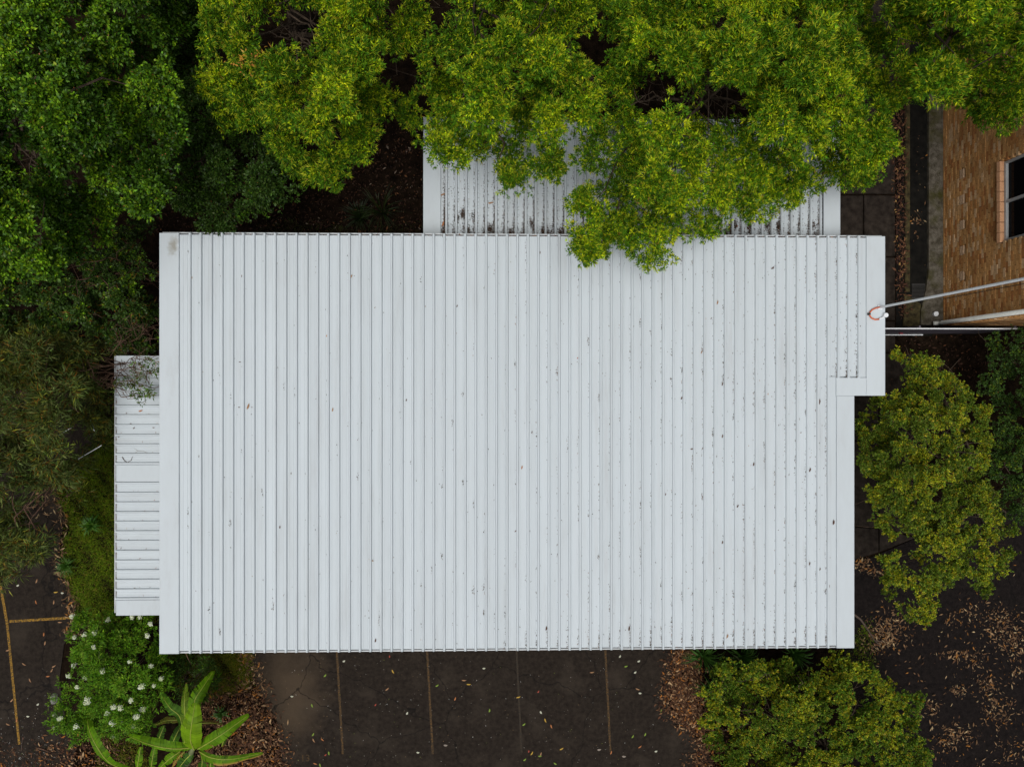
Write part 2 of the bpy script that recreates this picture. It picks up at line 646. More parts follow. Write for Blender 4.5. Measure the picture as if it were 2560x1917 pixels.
# concrete path with its slabs between the two buildings
path = tag(bpy.data.objects.new('path', None), kind='structure')
link(path, None, (0, 0, 0))
rows = [(-150, 30), (30, 190), (190, 484), (489, 640), (644, 800), (804, 880)]
for (y0, y1) in rows:
    for (x0, x1) in ((2060, 2158), (2161, 2238)):
        a, b = W(x0, y1, 0.03), W(x1, y0, 0.03)
        MB().cap_box((a.x, a.y, -0.04), (b.x, b.y, 0.03 + random.uniform(-.004, .004)), 0.012).build('paving_slab', M_CONC, path)
for (q, z) in (([(2110, 884), (2196, 884), (2196, 1100), (2110, 1100)], .03), ([(2199, 884), (2290, 884), (2290, 1100), (2199, 1100)], .026),
               ([(2110, 1104), (2196, 1104), (2196, 1318), (2110, 1312)], .027), ([(2199, 1104), (2290, 1104), (2290, 1340), (2199, 1318)], .03),
               ([(2105, 1316), (2196, 1322), (2196, 1380), (2105, 1408)], .028), ([(2199, 1322), (2288, 1344), (2199, 1379)], .025)):
    pts = [W(x, y, z) for x, y in q]
    pts = [(p.x, p.y) for p in pts][::-1]
    MB().prism(pts, -0.04, z).build('paving_slab', M_CONC, path)

sheet('drain_channel', [(2240, -200), (2330, -200), (2330, 840), (2240, 840)], -0.02, M_CHANNEL, -0.10)
k0, k1 = W(2263, 700, 0.02), W(2275, 730, 0.02)
kt = W(2263, -200, 0.02)
kerb = MB().cap_box((k0.x, k1.y, -0.06), (k1.x, kt.y, 0.035), 0.012).build('kerb', M_KERB)
tag(kerb, kind='structure')
ledge_pts = [(2322, -200), (2358, -200), (2358, 812), (2302, 812), (2303, 775), (2314, 730), (2322, 680)]
sheet('wall_footing', ledge_pts, 0.06, M_LEDGE, -0.09)
sheet('side_apron', [(2262, 733), (2302, 760), (2302, 815), (2258, 815)], 0.01, M_KERB, -0.08)

# grate in the channel
gc = W(2296, 728, 0.0)
grate = empty('drain_grate', (gc.x, gc.y, 0.0), 'dark slotted drain grate in the channel below the brick wall', 'grate')
MB().box((gc.x - .19, gc.y - .20, -.015), (gc.x + .19, gc.y - .17, .012)).build('frame', M_DARK, grate)
MB().box((gc.x - .19, gc.y + .17, -.015), (gc.x + .19, gc.y + .20, .012)).build('frame', M_DARK, grate)
for i in range(9):
    y = gc.y - .15 + i * .037
    MB().box((gc.x - .185, y, -.012), (gc.x + .185, y + .014, .008)).build('bar', M_DARK, grate)


# painted lines
def strip(name, a, b, wpx, mat, z=0.004):
    a, b = W(*a, z), W(*b, z)
    d = (b - a).normalized()
    s = Vector((-d.y, d.x, 0)) * wpx
    o = pydata(name, [a - s, b - s, b + s, a + s], [(0, 1, 2, 3)], mat)
    tag(o, kind='structure')
    return o


strip('parking_line', (-30, 1290), (18, 1560), 0.036, M_YEL)
strip('parking_line', (18, 1562), (48, 1860), 0.032, M_YEL)
strip('parking_line', (23, 1553), (184, 1543), 0.034, M_YEL, 0.008)
strip('parking_line', (838, 1560), (857, 1884), 0.028, M_YEL2)
strip('parking_line', (1064, 1560), (1082, 1884), 0.028, M_YEL2)
strip('parking_line', (1288, 1560), (1304, 1880), 0.026, M_YEL3)
strip('parking_line', (1510, 1560), (1526, 1878), 0.028, M_YEL2)

fc = bpy.data.curves.new('parking_number', 'FONT')
fc.body = '13'
fc.size = 0.26
fc.fill_mode = 'BOTH'
fo = bpy.data.objects.new('parking_number', fc)
COL.objects.link(fo)
bpy.context.view_layer.update()
fm = bpy.data.meshes.new_from_object(fo.evaluated_get(bpy.context.evaluated_depsgraph_get()))
bpy.data.objects.remove(fo)
fm.materials.clear()
fm.materials.append(M_YEL2)
num = bpy.data.objects.new('parking_number', fm)
link(num, None, W(751, 1902, 0.006))
tag(num, 'faded yellow number 13 painted on the asphalt bay', 'marking')

# ================================================================== MAIN BUILDING
ZR = 3.5
RXL, RXR = W(400, 1100, ZR).x, W(2211, 760, ZR).x
RX2 = W(2134, 1300, ZR).x
RYT, RYB = W(1100, 583, ZR).y, W(1100, 1628, ZR).y
RYN = W(2180, 989, ZR).y
BARGE = 0.425


def rib_panel_mesh(name, s, y0, y1, ext, mat, axis='y', rib_h=0.044, rb=0.033, rt=0.016):
    """one roof sheet pan with the rib on its far side; the rib runs past the pan ends"""
    v, f = [], []
    prof = [(rb, 0), (rb + .030, 0), (rb + .034, .004), (rb + .042, .004), (rb + .046, 0), (s - rb - .046, 0), (s - rb - .042, .004), (s - rb - .034, .004), (s - rb - .030, 0), (s - rb, 0)]
    rib = [(s - rb, 0), (s - rt - .004, rib_h - .005), (s - rt + .002, rib_h), (s + rt - .002, rib_h), (s + rt + .004, rib_h - .005), (s + rb, 0)]

    def run(pr, a, b, drop):
        n = len(v)
        for (x, z) in pr:
            v.append((x, a, z))
            v.append((x, b, z))
        for i in range(len(pr) - 1):
            f.append((n + 2 * i, n + 2 * i + 2, n + 2 * i + 3, n + 2 * i + 1))
        if drop:
            for e, yy in ((0, a), (1, b)):
                m = len(v)
                x0, x1 = pr[0][0], pr[-1][0]
                v.extend([(x0, yy, 0), (x1, yy, 0), (x1, yy, -.05), (x0, yy, -.05)])
                f.append((m, m + 1, m + 2, m + 3) if e == 0 else (m + 3, m + 2, m + 1, m))
        else:
            f.append(tuple(n + 2 * i for i in reversed(range(len(pr)))))
            f.append(tuple(n + 2 * i + 1 for i in range(len(pr))))
    run(prof, y0 + ext, y1 - ext, True)
    run(rib, y0, y1, False)
    if axis == 'x':
        v = [(y, -x, z) for (x, y, z) in v]
    me = bpy.data.meshes.new(name)
    me.from_pydata(v, [], f)
    me.materials.append(mat)
    me.update()
    return me


main = empty('main_building', ((RXL + RXR) / 2, (RYT + RYB) / 2, 0), 'large building with long white ribbed metal roof filling the centre', 'building')
MO = Vector(main.location)
MB().box((RXL + .45, RYB + .4, 0), (RX2 - .45, RYT - .4, ZR - .25)).build('wall', M_WALL, main)
MB().box((RX2 - .447, RYN + .4, 0), (RXR - .45, RYT - .403, ZR - .253)).build('wall', M_WALL, main)
roof = MB().prism([(RXL + .03, RYB + .13), (RX2 - .03, RYB + .13), (RX2 - .03, RYN + .03), (RXR - .03, RYN + .03), (RXR - .03, RYT - .13), (RXL + .03, RYT - .13)],
                  ZR - .24, ZR - .06).build('roof', M_TRIM, main)

s0 = 26.15 / FPX * (CAM_H - ZR)
xa, xb = W(476, 800, ZR).x, W(2146, 700, ZR).x
NR = int(round((xb - xa) / s0))
S = (xb - xa) / NR
full = rib_panel_mesh('roof_panel', S, RYB + .018, RYT - .018, .042, M_ROOF)
YN_IN = W(2120, 944, ZR).y
short = rib_panel_mesh('roof_panel', S, YN_IN - .01, RYT - .018, .042, M_ROOF)
x_low = W(2090, 1300, ZR).x
panels_x = []
for i in range(-1, NR):
    x = xa + i * S
    me = full if x + S * 0.9 < x_low else short
    o = bpy.data.objects.new('roof_panel', me)
    link(o, roof, Vector((x, 0, ZR + random.uniform(-.0015, .0015))) - MO)
    panels_x.append(x + S)
MB().box((RXL + BARGE - .05, RYB + .06, ZR - .02), (xa - S + .04, RYT - .06, ZR - .0015)).build('roof_panel', M_ROOF, roof)
_last = max(x for x in panels_x if x - S * .1 < x_low)
MB().box((_last + .028, RYB + .06, ZR - .02), (x_low + .03, YN_IN + .02, ZR - .0015)).build('roof_panel', M_ROOF, roof)
# plain strip beside the last rib
MB().box((xb + .034, YN_IN, ZR - .01), (RXR - BARGE + .05, RYT - .06, ZR)).build('roof_panel', M_ROOF, roof)

sm = W(432, 613, ZR + .06)
M_BARGE = stained_mat('barge_steel', (sm.x, sm.y, ZR + .06))
MB().cap_box((RXL, RYB + .01, ZR - .22), (RXL + BARGE, RYT - .03, ZR + .036)).build('barge_cap', M_BARGE, main)
MB().cap_box((RXR - BARGE, RYN, ZR - .22), (RXR, RYT - .03, ZR + .036)).build('barge_cap', M_TRIM, main)
MB().cap_box((W(2089, 960, ZR).x, RYN, ZR - .225), (RXR - BARGE - .0025, YN_IN, ZR + .035)).build('barge_cap', M_TRIM, main)
MB().cap_box((x_low, RYB + .01, ZR - .22), (RX2, RYN - .0025, ZR + .036)).build('barge_cap', M_TRIM, main)


def gutter(name, x0, x1, yo, inward, z, parent, width=.13):
    """open box gutter along x: outer lip at yo, opening towards +inward"""
    b = MB()
    yi = yo + inward * width
    lo, hi = min(yo, yo + inward * .026), max(yo, yo + inward * .026)
    b.box((x0, lo, z - .12), (x1, hi, z))
    b.box((x0, min(yo + inward * .0262, yi), z - .12), (x1, max(yo + inward * .0262, yi), z - .105))
    return b.build(name, M_GUTTER, parent)


gutter('gutter', RXL + .04, RX2 - .05, RYB, 1, ZR - .035, main)
gutter('gutter', RXL + .04, RXR - .04, RYT, -1, ZR - .035, main)

# ================================================================== REAR ANNEX (lower roof under the trees)
ZA = 2.6
AXL, AXR = W(1058.5, 480, ZA).x, W(2098.5, 500, ZA).x
AYT = W(1400, 294, ZA).y
AYB = RYT - .42
annex = empty('rear_annex', ((AXL + AXR) / 2, (AYT + AYB) / 2, 0), 'lower white ribbed annex roof half covered by overhanging trees, littered with debris', 'building')
AO = Vector(annex.location)
MB().box((AXL + .35, AYB + .01, 0), (AXR - .35, AYT - .4, ZA - .25)).build('wall', M_WALL, annex)
aroof = MB().box((AXL + .03, AYB + .012, ZA - .22), (AXR - .03, AYT - .13, ZA - .06)).build('roof', M_TRIM, annex)
ax0, ax1 = W(1116, 500, ZA).x, W(2051, 560, ZA).x
NA = int(round((ax1 - ax0) / S))
SA = (ax1 - ax0) / NA
am = rib_panel_mesh('roof_panel', SA, AYB + .01, AYT - .018, .042, M_ROOF)
annex_ribs = [ax0]
for i in range(-1, NA):
    o = bpy.data.objects.new('roof_panel', am)
    link(o, aroof, Vector((ax0 + i * SA, 0, ZA + random.uniform(-.0015, .0015))) - AO)
    annex_ribs.append(ax0 + (i + 1) * SA)
MB().cap_box((AXL, AYB + .012, ZA - .2), (W(1102, 500, ZA).x, AYT - .03, ZA + .05)).build('barge_cap', M_TRIM, annex)
MB().cap_box((W(2057, 500, ZA).x, AYB + .012, ZA - .2), (AXR, AYT - .03, ZA + .05)).build('barge_cap', M_TRIM, annex)
gutter('gutter', AXL + .04, AXR - .04, AYT, -1, ZA - .035, annex)

# ================================================================== SIDE AWNING
ZW = 2.33
WXL = W(285, 1200, ZW).x
WXR = RXL + .44
WYT, WYB = W(300, 889, ZW).y, W(330, 1537, ZW).y
awn = empty('side_awning', ((WXL + WXR) / 2, (WYT + WYB) / 2, 0), 'narrow white awning roof with crosswise ribs on the left side of main building', 'awning')
WO = Vector(awn.location)
wroof = MB().box((WXL + .08, WYB + .03, ZW - .2), (WXR, WYT - .03, ZW - .055)).build('roof', M_TRIM, awn)
for yy in (WYT - .35, (WYT + WYB) / 2, WYB + .35):
    MB().box((WXL + .16, yy - .045, 0), (WXL + .25, yy + .045, ZW - .201)).build('post', M_TRIM, awn)
ribs = [942, 966, 991, 1014.5, 1038.5, 1063, 1087.5, 1111.5, 1135, 1158, 1207, 1232, 1256, 1280, 1304, 1328, 1352, 1376.5, 1401, 1425, 1449, 1473, 1495]
ry = [W(320, p, ZW).y for p in ribs]
awning_ribs = ry
for i in range(len(ry) - 1):
    s = ry[i] - ry[i + 1]
    if s > .3:
        b = MB().cap_box((WXL + .06, ry[i + 1] + .034, ZW - .04), (WXR, ry[i] - .034, ZW + .022))
        b.build('cover_panel', M_TRIM, awn)
        me = rib_panel_mesh('roof_panel', .07, WXL + .050, WXR, .022, M_ROOF_X, 'x')
        o = bpy.data.objects.new('roof_panel', me)
        link(o, wroof, Vector((0, ry[i + 1] + .07, ZW)) - WO)
        continue
    me = rib_panel_mesh('roof_panel', s, WXL + .050, WXR, .022, M_ROOF_X, 'x')
    o = bpy.data.objects.new('roof_panel', me)
    link(o, wroof, Vector((0, ry[i], ZW)) - WO)
MB().cap_box((WXL + .06, ry[0] + .03, ZW - .18), (WXR, WYT, ZW + .03)).build('barge_cap', M_TRIM, awn)
MB().cap_box((WXL + .06, WYB, ZW - .18), (WXR, ry[-1] - .034, ZW + .03)).build('barge_cap', M_TRIM, awn)
g = MB()
g.box((WXL, WYB + .05, ZW - .14), (WXL + .024, WYT - .01, ZW - .02))
g.box((WXL + .0242, WYB + .05, ZW - .14), (WXL + .068, WYT - .01, ZW - .052))
g.build('gutter', M_GUTTER, awn)

# ================================================================== BRICK BUILDING
BX = W(2358, 600, 0.05).x
BYC = W(2350, 813, 0.0).y
BYE = 13.0
BH = 6.2
brickb = empty('brick_building', (BX, BYC, 0), 'tan brick building with dark window on the right edge', 'building')
WZ0, WZ1 = 2.33, 3.8
WY0, WY1 = W(2520, 603, WZ0).y, W(2514, 405, WZ0).y
b = MB()
D = 0.02
b.box((BX + .10, BYC + .02, -.08), (BX + 6, WY0, BH))
b.box((BX + .10, WY1, -.08), (BX + 6, BYE, BH))
b.box((BX + .10, WY0 + .001, -.08), (BX + 6, WY1 - .001, WZ0 - .13))
b.box((BX + .10, WY0 + .001, WZ1), (BX + 6, WY1 - .001, BH))
wallb = b.build('wall', M_MORTAR, brickb)
# window behind the brick face
b = MB().box((BX + .13, WY0 + .02, WZ0), (BX + .16, WY1 - .02, WZ1))
win = b.build('window', M_GLASS, brickb)
fw = .05
MB().box((BX + .06, WY0 + .001, WZ0 - .02), (BX + .128, WY1 - .001, WZ0 + .035)).build('frame', M_ALU, win)
MB().box((BX + .06, WY0 + .001, WZ1 - .05), (BX + .128, WY1 - .001, WZ1 - .001)).build('frame', M_ALU, win)
MB().box((BX + .062, WY0 + .001, WZ0 + .036), (BX + .126, WY0 + fw, WZ1 - .051)).build('frame', M_ALU, win)
MB().box((BX + .062, WY1 - fw, WZ0 + .036), (BX + .126, WY1 - .001, WZ1 - .051)).build('frame', M_ALU, win)
ym = W(2524, 505, WZ0).y
MB().box((BX + .063, ym - .03, WZ0 + .036), (BX + .127, ym + .03, WZ1 - .051)).build('mullion', M_ALU, win)
# sill bricks on edge, each one a piece
ns = int(round((WY1 - WY0 + .06) / .235))
sp = (WY1 - WY0 + .06) / ns
sillme = MB().cap_box((-.05, -sp / 2 + .006, -.10), (.10, sp / 2 - .006, 0), .008)
sill_mesh = bpy.data.meshes.new('sill_brick')
sill_mesh.from_pydata(sillme.v, [], sillme.f)
sill_mesh.materials.append(M_SILL)
for i in range(ns):
    o = bpy.data.objects.new('sill_brick', sill_mesh)
    link(o, wallb, (0.005, WY0 - .03 + sp * (i + .5) - BYC, WZ0 - .022 + random.uniform(-.004, .004)))
    o.rotation_euler = (0, math.radians(7), 0)
# the bricks
BLN, BCH = .240, .086
vent_y = [W(2402, p, .8).y for p in (436, 500, 563, 627, 690)]
VZ = .75
rec = []
nrow = int(BH / BCH)
for r in range(nrow):
    z = .03 + r * BCH
    y = BYC + .002 + (0 if r % 2 else -.12)
    while y < 9.6:
        y0, y1 = max(y, BYC + .002), y + BLN - .010
        y += BLN
        if y1 - y0 < .05:
            continue
        if z + .076 > WZ0 - .13 and z < WZ1 and y1 > WY0 - .03 and y0 < WY1 + .03:
            segs = []
            if y0 < WY0 - .08:
                segs.append((y0, WY0 - .005 if z > WZ0 - .02 else WY0 - .035))
            if y1 > WY1 + .08:
                segs.append((WY1 + .005 if z > WZ0 - .02 else WY1 + .035, y1))
        else:
            segs = [(y0, y1)]
        for (a, c) in segs:
            if any(abs((a + c) / 2 - v) < .20 and z < VZ + .15 and z + .076 > VZ for v in vent_y):
                # course cut round the vent
                v = min(vent_y, key=lambda q: abs(q - (a + c) / 2))
                if a < v - .17:
                    c = min(c, v - .125)
                elif c > v + .17:
                    a = max(a, v + .125)
                else:
                    continue
            if c - a < .04 or z > 3.9:
                continue
            rec.append((a, c, z))
pts = np.array([(BX, (a + c) / 2, z) for (a, c, z) in rec])
qx, qy = P(pts)
vis = (qx < 2555) & (qy > 285) & (qy < 815)
order = sorted([i for i in range(len(rec)) if vis[i]], key=lambda i: -rec[i][2])
chosen = set(order[:295])
mesh_cache = {}
rest = MB()
for i, (a, c, z) in enumerate(rec):
    pr = random.uniform(-.004, .004)
    if i in chosen:
        k = round(c - a, 2)
        if k not in mesh_cache:
            t = MB().box((0, 0, 0), (.099, k, .076))
            me = bpy.data.meshes.new('brick')
            me.from_pydata(t.v, [], t.f)
            me.materials.append(M_BRICK)
            mesh_cache[k] = me
        o = bpy.data.objects.new('brick', mesh_cache[k])
        link(o, wallb, (pr, a - BYC, z))
    else:
        rest.box((BX + pr, a, z), (BX + .099, c, z + .076))
tag(rest.build('brickwork', M_BRICKS, wallb), kind='stuff')
# upper storey and far end beyond the picture
MB().box((BX + .01, BYC + .03, 3.97), (BX + .0995, BYE, BH)).build('upper_wall', M_MORTAR, brickb)
# south return wall: courses as bands of bricks
rest = MB()
for r in range(45):
    z = .03 + r * BCH
    x = BX + .1 + (0 if r % 2 else .12)
    while x < BX + 5.8:
        rest.box((x, BYC - .012 + random.uniform(-.003, .003), z), (x + .23, BYC + .0195, z + .076))
        x += .24
tag(rest.build('side_brickwork', M_BRICKS, wallb), kind='stuff')
# flat roof with a narrow eave
MB().cap_box((BX + .02, BYC - .05, BH + .001), (BX + 6.1, BYE + .1, BH + .22)).build('roof', M_TRIM, brickb)
# vents
for v in vent_y:
    base = MB().box((BX + .02, v - .12, VZ), (BX + .099, v + .12, VZ + .162)).build('air_vent', M_MORTAR, brickb)
    for k in range(2):
        t = MB()
        zz = VZ + .004 + k * .082
        t.box((BX - .006, v - .118, zz), (BX + .0195, v - .098, zz + .072))
        t.box((BX - .006, v + .098, zz), (BX + .0195, v + .118, zz + .072))
        t.box((BX - .006, v - .0975, zz), (BX + .0195, v + .0975, zz + .012))
        t.box((BX - .006, v - .0975, zz + .058), (BX + .0195, v + .0975, zz + .072))
        for q in range(5):
            yy = v - .075 + q * .0375
            t.box((BX - .004, yy - .009, zz + .0125), (BX + .0192, yy + .009, zz + .0575))
        t.build('vent_brick', M_VENT, base)
# control joint
yj = W(2362, 747, .1).y
MB().box((BX - .006, yj - .008, 0), (BX - .003, yj + .008, 3.9)).build('control_joint', M_DARK, brickb)

# downpipe near the corner, standing off the wall
dp = W(2322, 808, .12)
dpo = empty('downpipe', (BX - .09, dp.y, 0), 'thick cream vertical downpipe beside the brick corner', 'pipe')
px_, py_ = BX - .20, dp.y
MB().tube([(px_ - .12, py_ + .0, .12), (px_ - .07, py_, .14), (px_ - .02, py_, .20), (px_, py_, .30), (px_, py_, 6.0)], .056, 14).build('pipe', M_CREAM_PIPE, dpo, True)
for zz in (.9, 2.6, 4.4):
    MB().box((px_ + .04, py_ - .02, zz), (BX - .003, py_ + .02, zz + .03)).build('bracket', M_CREAM_PIPE, dpo)

cp = W(2338, 785, .1)
ris = empty('inspection_riser', (cp.x, cp.y, 0), 'round white capped drain riser on the concrete footing by the brick corner', 'drain cap')
MB().tube([(cp.x, cp.y, .055), (cp.x, cp.y, .13)], .055, 18).build('riser', M_PIPE, ris)
MB().tube([(cp.x, cp.y, .131), (cp.x, cp.y, .150), (cp.x, cp.y, .158)], [.068, .068, .055], 18).build('cap', M_PIPE, ris)

# ================================================================== SERVICE MAST with orange conduit loop
mp_ = W(2201, 768, ZR + .07)
mast = empty('service_mast', (mp_.x, mp_.y, ZR + .036), 'slim white vertical mast rising from the right roof edge', 'mast')
MB().tube([(mp_.x, mp_.y, ZR + .07), (mp_.x, mp_.y, 8.6)], .027, 12).build('pole', M_PIPE, mast)
MB().cap_box((mp_.x - .05, mp_.y - .05, ZR + .0365), (mp_.x + .05, mp_.y + .05, ZR + .069), .004).build('base_plate', M_PIPE, mast)
MB().tube([(mp_.x, mp_.y, 8.601), (mp_.x, mp_.y, 8.66)], [.034, .02], 12).build('cap', M_PIPE, mast)
cpts = []
for (x, y, dz) in ((2199, 768, .10), (2190, 770, .085), (2181, 774, .078), (2175, 781, .075), (2174, 788, .075), (2179, 795, .075), (2188, 799, .076), (2198, 798, .08), (2207, 794, .09), (2213, 788, .10)):
    cpts.append(W(x, y, ZR + dz))
cond = empty('conduit_loop', cpts[4], 'orange flexible conduit looping over the white barge beside the mast', 'conduit')
MB().tube(cpts[:-2], .0165, 8).build('hose', M_ORANGE, cond, True)
MB().tube([cpts[-3], cpts[-2], cpts[-1]], .021, 8).build('end_fitting', M_PIPE, cond, True)
q = W(2214, 788, ZR + .10)
MB().tube([q + Vector((0, 0, -.12)), q + Vector((0, 0, .03))], .05, 14).build('gland', M_PIPE, cond)
q = W(2173, 785, ZR + .07)
MB().box((q.x - .03, q.y - .022, ZR + .0365), (q.x + .02, q.y + .022, ZR + .1)).build('clip', M_DARK, cond)

# side gate between the two buildings
gy = W(2310, 833, 0).y
gx0, gx1 = RXR - .55, BX + .9
gate = empty('side_gate', ((gx0 + gx1) / 2, gy, 0), 'grey sheet gate with white rails between the buildings, seen edge on', 'gate')
MB().box((gx0 + .05, gy - .018, .08), (gx1 - .05, gy + .018, 1.58)).build('panel', M_GREY, gate)
MB().tube([(gx0, gy, 1.63), (gx1, gy, 1.63)], .018, 10).build('rail', M_PIPE, gate)
MB().tube([(gx0, gy - .16, .10), (gx0 + .5, gy - .13, .10), (gx0 + .8, gy - .06, .10), (gx1 - 1.5, gy - .05, .10)], .016, 10).build('rail', M_PIPE, gate)
for xx in (gx0 + .05, (gx0 + gx1) / 2, gx1 - .05):
    MB().tube([(xx, gy + .05, 0), (xx, gy + .05, 1.62)], .028, 10).build('post', M_GREY, gate)
q = W(2250, 829, .4)
MB().cap_box((q.x - .04, gy - .06, .40), (q.x + .04, gy - .019, .48)).build('latch', M_RED, gate)


# ================================================================== FOLIAGE
def rand_unit(n):
    return unit(rng.normal(0, 1, (n, 3)))


def lobes_in(poly, holes, spacing, margin, tries=4000):
    p = np.asarray(poly, float)
    x0, y0 = p.min(0)
    x1, y1 = p.max(0)
    xs = rng.uniform(x0, x1, tries)
    ys = rng.uniform(y0, y1, tries)
    ok = inside(poly, xs, ys)
    for h in holes:
        ok &= ~inside(h, xs, ys)
    ok &= edge_dist(poly, xs, ys) > margin
    xs, ys = xs[ok], ys[ok]
    keep = []
    for x, y in zip(xs, ys):
        if all((x - a) ** 2 + (y - b) ** 2 > spacing ** 2 for a, b in keep):
            keep.append((x, y))
    return np.array(keep)


class Crown:
    """lobes > smaller clumps > sprigs, kept inside the crown's measured outline"""

    def __init__(self, poly, holes=(), z_edge=4.0, z_top=7.0, dome=150.0, spacing=80.0, rfac=0.8, nsub=9, subfac=0.45, nspr=60,
                 squash=0.8, jit=7.0, zj=0.5, margin=8.0, interior=0.12, gap=0.0, floor=None, hp=.9, aniso=0.0):
        self.lob = []
        pos, nrm, tone, depth = [], [], [], []
        c = lobes_in(poly, holes, spacing, margin)
        d = edge_dist(poly, c[:, 0], c[:, 1])
        for (x, y), dd in zip(c, d):
            if gap and rng.random() < gap:
                continue
            z = z_edge + (z_top - z_edge) * (1 - math.exp(-dd / dome)) + rng.normal(0, zj * .5)
            if floor:
                z = max(z, floor)
            R = spacing * rfac * (CAM_H - z) / FPX * rng.uniform(.8, 1.15)
            C = np.array(W(x, y, z))
            self.lob.append((C, R))
            lt = rng.random()
            dirs = unit(rng.normal(0, 1, (nsub, 3)) * np.array([1, 1, .7]) + np.array([0, 0, .45]))
            for k in range(nsub):
                sc = C + dirs[k] * R * np.array([1, 1, squash]) * rng.uniform(.55, .85)
                sr = R * subfac * rng.uniform(.7, 1.2)
                n = int(nspr * rng.uniform(.7, 1.3))
                u = unit(rng.normal(0, 1, (n, 3)) + np.array([0, 0, .75]))
                r = sr * np.where(rng.random(n) < interior, rng.uniform(.1, .7, n), rng.uniform(.78, 1.1, n))
                off = u * r[:, None] * np.array([1, 1, squash])
                if aniso:
                    ax = unit(dirs[k] * np.array([1, 1, .35]) + rng.normal(0, .35, 3))
                    al = off @ ax
                    off = off * (1 - .3 * aniso) + ax * (al * aniso * 1.15)[:, None]
                    off[:, 2] -= .25 * aniso * np.clip(al, 0, None)          # tips droop
                pos.append(sc + off)
                nrm.append(unit(u + dirs[k] * .5))
                st = lt * .6 + rng.random() * .4
                tone.append(np.full(n, st))
                depth.append(u[:, 2])
        pos = np.concatenate(pos)
        nrm = np.concatenate(nrm)
        tone = np.concatenate(tone)
        px, py = P(pos)
        px = px + rng.normal(0, jit, len(px))
        py = py + rng.normal(0, jit, len(py))
        ok = inside(poly, px, py)
        for h in holes:
            ok &= ~(inside(h, px, py) & (rng.random(len(px)) < hp))
        self.pos, self.nrm, self.tone = pos[ok], nrm[ok], tone[ok]
        self.up = np.concatenate(depth)[ok]


def sprig_leaves(cr, k, L, Wd, spread=.9, droop=0.0, pal=None, pal2=None, mixp=0.5, jitter=.18, fold=.25, off=.35, upn=.5, bend=.1,
                 tips=None, tip_p=0.0, tip_size=.6, twig=None, twig_p=0.0, twig_L=.1, twig_W=.006, mid=.45, twig_n=2):
    """k leaves on every sprig; pal = older leaves, pal2 = fresh leaves (by clump)"""
    n = len(cr.pos)
    Q, Cc = [], []
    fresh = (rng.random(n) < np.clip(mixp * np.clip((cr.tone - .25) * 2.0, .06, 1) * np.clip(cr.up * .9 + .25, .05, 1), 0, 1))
    for i in range(k):
        d = unit(cr.nrm + rand_unit(n) * spread + np.array([0, 0, -droop]))
        base = cr.pos + d * L * off * rng.uniform(.2, 1, (n, 1)) + rng.normal(0, L * .25, (n, 3))
        ll = L * rng.uniform(.65, 1.2, n)
        q = leaf_quads(base, d, ll, Wd * rng.uniform(.7, 1.2, n), fold, upn, bend, mid)
        c = pick(pal, n)
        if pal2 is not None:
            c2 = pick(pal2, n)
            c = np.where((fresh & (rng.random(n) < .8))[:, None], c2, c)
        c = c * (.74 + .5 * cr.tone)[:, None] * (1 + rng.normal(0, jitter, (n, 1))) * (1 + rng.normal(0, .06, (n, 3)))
        Q.append(q)
        Cc.append(c)
    if tips is not None:
        m = rng.random(n) < tip_p
        p = cr.pos[m] + cr.nrm[m] * L * .7
        d = unit(cr.nrm[m] + rand_unit(m.sum()) * .5)
        Q.append(leaf_quads(p, d, np.full(m.sum(), L * tip_size), np.full(m.sum(), Wd * tip_size), fold, upn, 0))
        Cc.append(pick(tips, m.sum()))
    if twig is not None:
        m = rng.random(n) < twig_p
        for _ in range(twig_n):
            d = unit(cr.nrm[m] + rand_unit(m.sum()) * .8)
            p = cr.pos[m] - d * twig_L * (.35 if twig_n < 3 else 0) + cr.nrm[m] * twig_L * .25
            Q.append(leaf_quads(p, d, np.full(m.sum(), twig_L), np.full(m.sum(), twig_W), 0, upn, 0, .3))
            Cc.append(pick(twig, m.sum()))
    return np.concatenate(Q), np.clip(np.concatenate(Cc), .002, .9)


def branch_path(a, b, n=7, wob=.12, sag=.0):
    a, b = Vector(a), Vector(b)
    L = (b - a).length
    out = []
    for i in range(n):
        t = i / (n - 1)
        p = a.lerp(b, t)
        p.z += math.sin(t * math.pi) * L * sag
        if 0 < i < n - 1:
            p += Vector((random.gauss(0, 1), random.gauss(0, 1), random.gauss(0, .6))) * L * wob * .35
        out.append(p)
    return out


